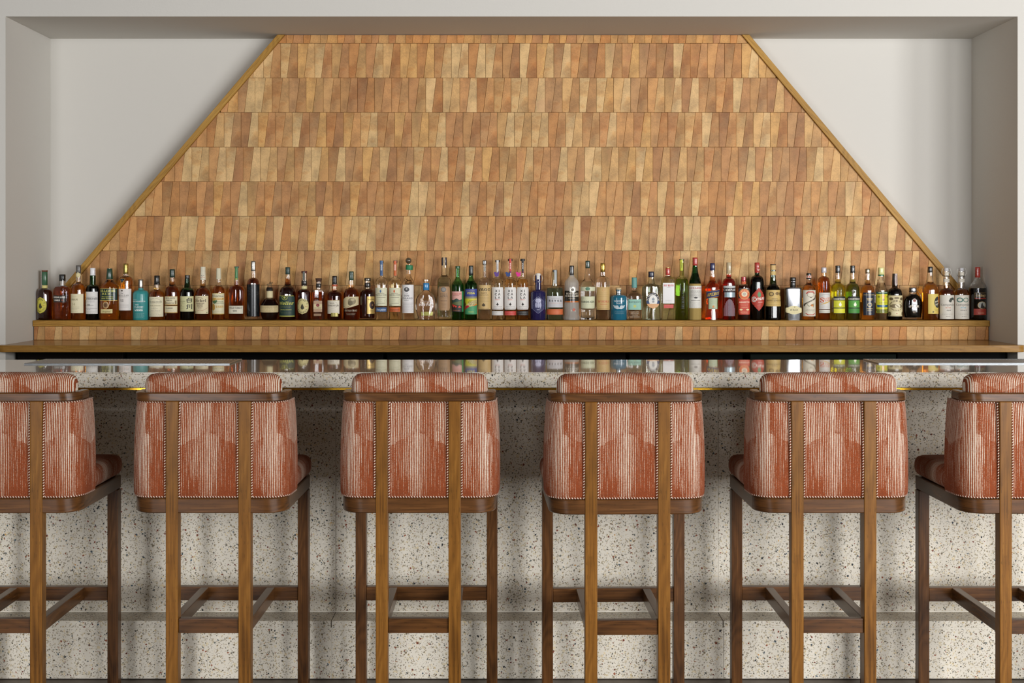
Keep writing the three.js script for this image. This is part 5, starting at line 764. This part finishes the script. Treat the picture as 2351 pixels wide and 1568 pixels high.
bottle({ x: 1820, hw: 147, n: 5, dz: 0.62, hs: 560, hn: 590, nr: 50, sh: 'flat', ht: 700, body: 'metal', glass: '#94979b', bands: [['neck_sleeve', 586, 690, '#151310', 's', 52], ['stopper', 692, 766, '#1a1613', 's', 55]], label: 'mirror-finished coffee liqueur bottle with black neck and cream hexagonal label',
  labels: [{ x0: -142, x1: 142, y0: 103, y1: 253, shape: (v) => { const e = Math.abs(2 * v - 1), h = e < 0.55 ? 0.5 : 0.5 - (e - 0.55) * 0.9; return [0.5 - h, 0.5 + h]; }, ops: [['bg', '#dcd2a2'], ['c', 0.53, 0.14, 0.03, 0.05, '#8c8050'], ['t', 'MR BLACK', 0.5, 0.48, 0.2, '#3a3222', 'b', 0.6], fine(0.7, 0.72, 1, '#9a8e60'), fine(0.3, 0.32, 1, '#b0a472')] }],
  extra: (t, P) => mesh('black_shoulder', solid({ hw: 147, nr: 50, n: 5, dz: 0.62 }, [[0, 147], [556, 149], [566, 148], [578, 130], [588, 60], [592, 54]], 556, 592, -1), enamel('#1a1511', 0.3), t) });
bottle({ x: 1856.5, hw: 118, hs: 555, hn: 690, nr: 43, sh: 'slope', ht: 745, liq: 'amber', lev: 672, bands: [['neck_label', 752, 800, '#d8d0c4', '', 46]], cap: [733, 842, 44, '#171513', 's', 0], label: 'amber curacao bottle with pale label, dark ribbon and small orange',
  labels: [{ x0: -112, x1: 116, y0: 68, y1: 538, ops: [['bg', '#d6d0bd'], ['fr', '#9a947f', 0.02, 0.01], ['l', [[0.25, 0.14], [0.35, 0.07], [0.65, 0.07], [0.75, 0.14]], '#b8463c', 0.07], ['o', 0.5, 0.18, 0.2, 0.09, '#77705a', 0.02], ['p', [[0.4, 0.26], [0.62, 0.26], [0.51, 0.3]], '#5d5640'], ['l', [[0.12, 0.62], [0.12, 0.55], [0.5, 0.42], [0.8, 0.32], [0.86, 0.2]], '#3c362a', 0.09], ['t', 'CURACAO', 0.45, 0.445, 0.05, '#d8d2bc', 'i', 0.5, -0.6], ['c', 0.58, 0.58, 0.09, 0.045, '#d8803a'], ['l', [[0.3, 0.55], [0.4, 0.62], [0.7, 0.52], [0.65, 0.66]], '#5d6a44', 0.03], fine(0.73, 0.79, 3, '#8c866f'), ['l', [[0.2, 0.88], [0.35, 0.94], [0.65, 0.94], [0.8, 0.88]], '#b8463c', 0.05]] }],
  strips: [{ name: 'neck_print', x0: -40, x1: 42, y0: 754, y1: 798, r: 47, ops: [['bg', '#d8d0c4'], ['r', 0.1, 0.1, 0.14, 0.8, '#c04a34'], ['r', 0.4, 0.1, 0.14, 0.8, '#c04a34'], ['r', 0.72, 0.1, 0.14, 0.8, '#c04a34']] }] });
bottle({ x: 1891, hw: 107, hs: 665, hn: 785, nr: 46, ht: 858, glass: '#f2e2c4', liq: 'bourbon', lev: 785, cap: [848, 943, 48, '#b9b6bc', 's', 1], label: 'brown aperitif bottle with grey label, slanting orange lettering and pale grey cap',
  labels: [{ x0: -95, x1: 103, y0: 198, y1: 491, ops: [['bg', '#cfccc6'], ['l', [[0.2, 0.15], [0.5, 0.09], [0.85, 0.15]], '#8f9498', 0.03], ['t', 'S', 0.24, 0.46, 0.42, '#c8512c', 'sb'], ['t', 'UZE', 0.66, 0.41, 0.28, '#c96a3a', 'sb', 0.55, -0.16], ['p', [[0.1, 0.74], [0.45, 0.6], [0.98, 0.46], [0.98, 0.5], [0.5, 0.66]], '#c9a040'], fine(0.82, 0.9, 2, '#9a9894')] }, { name: 'lower_label', x0: -95, x1: 103, y0: 128, y1: 184, ops: [['bg', '#cbc8bc'], fine(0.45, 0.55, 1, '#77746a', 0.08, 0.9)] }] });
for (const [x, hw, liq, c1, c2, label] of [[1923, 130, 'yellow', '#c9c92c', '#d8d83a', 'yellow liqueur bottle with black-topped yellow label'], [1957, 124, 'green', '#4f9a3a', '#3f8a3a', 'dark green liqueur bottle with black-topped green label']])
  bottle({ x, hw, hs: 500, hn: 672, nr: 57, nr2: 45, ht: 850, liq, lev: 728, cap: [843, 978, 44, '#1a1a18', 's', 2], label,
    labels: [{ x0: -98, x1: 112, y0: 118, y1: 422, ops: [['bg', '#1d1f1a'], ['t', 'CHARTREUSE', 0.5, 0.14, 0.13, '#ecead8', 'b', 0.96], ['r', 0.03, 0.23, 0.95, 0.42, c1], ['r', 0.03, 0.7, 0.95, 0.27, c2], ['c', 0.5, 0.48, 0.1, 0.1, '#eef0d8'], ['c', 0.5, 0.37, 0.04, 0.04, '#eef0d8'], fine(0.28, 0.6, 4, '#8a9a2c', 0.08, 0.36), fine(0.28, 0.6, 4, '#8a9a2c', 0.66, 0.94), fine(0.78, 0.9, 2, '#8a9a2c', 0.1, 0.6)] }, { name: 'raised_seal', x0: -52, x1: 52, y0: 485, y1: 590, shape: oval, ink: true, ops: [['o', 0.5, 0.5, 0.45, 0.45, 'rgba(40,44,20,0.8)', 0.03], ['o', 0.5, 0.58, 0.16, 0.16, 'rgba(40,44,20,0.8)', 0.04], ['l', [[0.5, 0.4], [0.5, 0.18]], 'rgba(40,44,20,0.8)', 0.04]] }] });
bottle({ x: 1991.4, hw: 125, hs: 505, hn: 640, nr: 57, nr2: 43, ht: 842, liq: 'amber', lev: 715, cap: [833, 918, 43, '#a49a84', 'm', 1], label: 'amber rum bottle with tall navy and gold label and pewter cap',
  labels: [{ x0: -98, x1: 115, y0: 88, y1: 493, gloss: true, ops: [['bg', '#262a38'], ['t', 'SMITH & CROSS', 0.45, 0.1, 0.06, '#c9ae72', 'sb', 0.8], ['r', 0.24, 0.26, 0.42, 0.03, '#d3bd86'], ['r', 0.28, 0.31, 0.34, 0.03, '#c9ae72'], ['t', 'RUM', 0.45, 0.37, 0.04, '#c9ae72', 'b'], ['o', 0.45, 0.54, 0.15, 0.08, '#d3bd86', 0.04], ['r', 0.24, 0.7, 0.42, 0.025, '#c9ae72'], ['t', 'JAMAICA', 0.45, 0.79, 0.045, '#d3bd86', 'sb', 0.6], fine(0.9, 0.92, 1, '#c9ae72', 0.3, 0.62)] }] });
bottle({ x: 2022.3, hw: 112, hs: 515, hn: 695, nr: 66, nr2: 52, sh: 'slope', ht: 795, liq: 'water', lev: 700, bands: [['cap_ring', 788, 815, '#1f6a48', 's', 53]], cap: [815, 941, 53, '#d9d894', 's', 1], label: 'clear rum bottle with yellow and green label and pale yellow cap',
  labels: [{ x0: -100, x1: 108, y0: 128, y1: 510, gloss: true, ops: [['bg', '#c9c62a'], ['r', 0, 0, 1, 0.11, '#1f4a3c'], ['t', 'WRAY & NEPHEW', 0.5, 0.055, 0.05, '#e4e0c0', 'b', 0.9], ['c', 0.2, 0.24, 0.09, 0.05, '#8a8a2a'], ['c', 0.82, 0.24, 0.09, 0.05, '#8a8a2a'], ['c', 0.5, 0.22, 0.14, 0.09, '#d8a84a'], ['c', 0.5, 0.38, 0.08, 0.05, '#8f4a3a'], ['t', 'OVERPROOF', 0.5, 0.53, 0.06, '#8a8420', 'b', 0.7], ['p', [[0.05, 0.62], [0.95, 0.62], [0.9, 0.73], [0.1, 0.73]], '#2f5a70'], ['t', 'RUM', 0.5, 0.675, 0.07, '#c9d8e0', 'b'], ['r', 0, 0.84, 1, 0.05, '#2a3428'], ['r', 0.05, 0.92, 0.9, 0.06, '#3a4430']] }] });
bottle({ x: 2054, hw: 130, hs: 440, hn: 585, nr: 50, ht: 640, glass: '#3a2a1c', liq: 'black', lev: 560, cap: [626, 833, 49, '#26191a', 's', 0, 46], label: 'black rum bottle with engraved tan label and silver seal down its dark neck',
  labels: [{ x0: -126, x1: 124, y0: 68, y1: 443, ops: [['bg', '#d0c49a'], ['fr', '#6b5c3c', 0.02, 0.012], ['c', 0.2, 0.17, 0.12, 0.07, '#5d4e34'], ['c', 0.5, 0.13, 0.14, 0.05, '#7c6c4a'], ['c', 0.8, 0.17, 0.12, 0.07, '#5d4e34'], ['a', 'DOCTOR BIRD', 0.5, 0.62, [0.42, 0.36], -2.6, -0.5, 0.11, '#4a3a22', 'sb'], ['p', [[0.06, 0.52], [0.3, 0.42], [0.7, 0.42], [0.94, 0.52], [0.7, 0.6], [0.3, 0.6]], '#77694c'], ['c', 0.55, 0.51, 0.15, 0.1, '#d8d0b0'], ['l', [[0.47, 0.45], [0.6, 0.57]], '#77694c', 0.04], ['a', 'JAMAICA RUM', 0.5, 0.38, [0.42, 0.34], 2.55, 0.6, 0.08, '#4a3a22', 'sb'], ['c', 0.1, 0.88, 0.1, 0.1, '#6b5c3c'], ['c', 0.9, 0.88, 0.1, 0.1, '#6b5c3c'], ['r', 0.25, 0.77, 0.5, 0.15, '#dcd2ac'], ['c', 0.5, 0.87, 0.03, 0.02, '#a03a2c']] }],
  strips: [{ x0: -14, x1: 34, y0: 632, y1: 832, r: 50, r2: 47, ops: [['bg', '#b8aaa4'], ['l', [[0.3, 0.1], [0.6, 0.4], [0.4, 0.7], [0.6, 0.9]], '#6b3a34', 0.12]] }] });
bottle({ x: 2095, hw: 171, dz: 0.62, nr: 62, hn: 465, prof: [[0, 140], [6, 148], [50, 152], [150, 164], [270, 171], [350, 162], [420, 128], [455, 84], [468, 64], [505, 62]], liq: 'black', lev: 452, foot: 44, capName: 'cap', cap: [496, 581, 66, '#8f9092', 'm', 1], label: 'round flask of dark rum with silver cap and small chain',
  labels: [{ name: 'printed_name', x0: -120, x1: 120, y0: 80, y1: 400, ink: true, rows: 24, cols: 30, off: 5, ops: [['c', 0.5, 0.15, 0.13, 0.1, '#d3c4b0'], ['c', 0.5, 0.15, 0.1, 0.075, '#7a3028'], ['t', "PAPA'S", 0.5, 0.39, 0.06, '#b8a48c', 's'], ['t', 'PILAR', 0.5, 0.49, 0.17, '#d8c8b0', 'sb', 0.95], fine(0.6, 0.62, 1, '#c4b49c', 0.28, 0.72), ['t', 'DARK', 0.48, 0.75, 0.07, '#a8947c', 'b'], ['t', 'RUM', 0.48, 0.83, 0.07, '#a8947c', 'b']] }],
  extra: (t) => tubeAlong([[62, 540, 10], [86, 520, 20], [110, 470, 36], [134, 420, 40], [150, 380, 36]].map((p) => p.map((v) => v * BU)), 0.0012, plain('#9a968c', 0.35, 1), 'chain', t, false) });
bottle({ x: 2135, hw: 140, hs: 505, hn: 665, nr: 66, nr2: 45, ht: 855, liq: 'amber', lev: 685, cap: [848, 956, 44, '#171614', 's', 1], label: 'amber spiced rum bottle with yellow label and black oval emblem at its right',
  labels: [{ x0: -74, x1: 134, y0: 113, y1: 470, ops: [['bg', '#ccb65c'], ['c', 0.72, 0.42, 0.3, 0.28, '#2a2a28'], ['t', 'Sailor', 0.7, 0.36, 0.11, '#e4dcc0', 'i', 0.5, -0.3], ['t', 'Jerry', 0.72, 0.5, 0.13, '#e4dcc0', 'i', 0.5, -0.3], ['t', '92', 0.74, 0.6, 0.04, '#e4dcc0', 'b'], fine(0.78, 0.82, 2, '#7c6a2c', 0.4, 0.95), ['t', 'SPICED', 0.75, 0.91, 0.05, '#a8472c', 'i', 0.4], ['p', [[0.3, 0.84], [0.42, 0.9], [0.3, 0.95]], '#4a4428']] }] });
for (const [x, liq, c1, label, art] of [[2172, 'bourbon', '#c46a4a', 'swing-top rum bottle with white label and orange lettering', [['p', [[0.5, 0.24], [0.58, 0.13], [0.7, 0.1], [0.84, 0.1], [0.9, 0.2], [0.88, 0.28], [0.82, 0.2], [0.7, 0.2], [0.64, 0.3], [0.56, 0.3]], '#3f443c']]], [2206.7, 'amber', '#3f9ac0', 'swing-top rum bottle with white label and blue lettering', [['o', 0.3, 0.2, 0.14, 0.08, '#3f7066', 0.06], ['o', 0.62, 0.2, 0.14, 0.08, '#6f8a78', 0.05]]]])
  bottle({ x, hw: 133, hs: 455, hn: 572, nr: 54, nr2: 50, ht: 880, liq, lev: liq === 'amber' ? 560 : 615, label, bands: [['collar_label', 676, 742, '#d8d2c4', '', 55]],
    labels: [{ x0: -128, x1: 126, y0: 18, y1: 446, ops: [['bg', '#dad5c9'], ...art, ['t', 'Campesino', 0.52, 0.4, 0.11, '#3a362f', 's', 0.86], ['t', 'RUM', 0.48, 0.52, 0.08, c1, 's'], ['t', liq === 'amber' ? 'Silver X' : 'Aged', 0.5, 0.63, 0.06, '#55504a', 'i'], fine(0.74, 0.8, 2, '#aaa598', 0.12, 0.88), fine(0.88, 0.89, 1, '#3a362f', 0.35, 0.7)] }],
    strips: [{ name: 'paper_seal', x0: -34, x1: 34, y0: 790, y1: 858, r: 51, ops: [['bg', '#ded8ca'], ['fr', '#a09a8c', 0.2, 0.05]] }, { name: 'collar_print', x0: -20, x1: 34, y0: 672, y1: 748, r: 56, shape: oval, ops: [['bg', '#d8d2c4'], ['o', 0.5, 0.5, 0.25, 0.25, '#55504a', 0.06]] }],
    extra: (t) => { mesh('stopper', lathe([[876, 0.01], [876, 40], [890, 46], [906, 40], [934, 38], [938, 0.01]]), enamel('#c9c9cc'), t); swingTop(t, 880, 62); } });
bottle({ x: 2244, hw: 150, hs: 560, hn: 768, nr: 44, sh: 'slope', ht: 772, liq: 'black', lev: 572, cap: [763, 950, 47, '#a8362c', 's', 3], label: 'black rum bottle with red cap and red band, rightmost on the shelf',
  labels: [{ x0: -98, x1: 118, y0: 375, y1: 492, gloss: true, ops: [['bg', '#191312'], ['fr', '#b08c50', 0.03, 0.02], ['t', "Gosling's", 0.5, 0.42, 0.5, '#cdb07a', 'sb', 0.8], ['r', 0.03, 0.78, 0.94, 0.18, '#8c2c22']] }, { name: 'seal', x0: -52, x1: 98, y0: 200, y1: 336, shape: oval, ops: [['bg', '#c9a868'], ['c', 0.5, 0.5, 0.44, 0.44, '#9fa39c'], ['p', [[0.3, 0.9], [0.4, 0.3], [0.55, 0.2], [0.6, 0.5], [0.9, 0.8], [0.6, 0.95]], '#2a2624']] }, { name: 'band_label', x0: -108, x1: 122, y0: 93, y1: 205, ops: [['bg', '#9c3324'], fine(0.2, 0.5, 2, '#d3a07c', 0.2, 0.8), ['t', 'BLACK SEAL', 0.5, 0.68, 0.17, '#e0c09a', 'b', 0.6]] }] });

renderer.render(scene, camera);
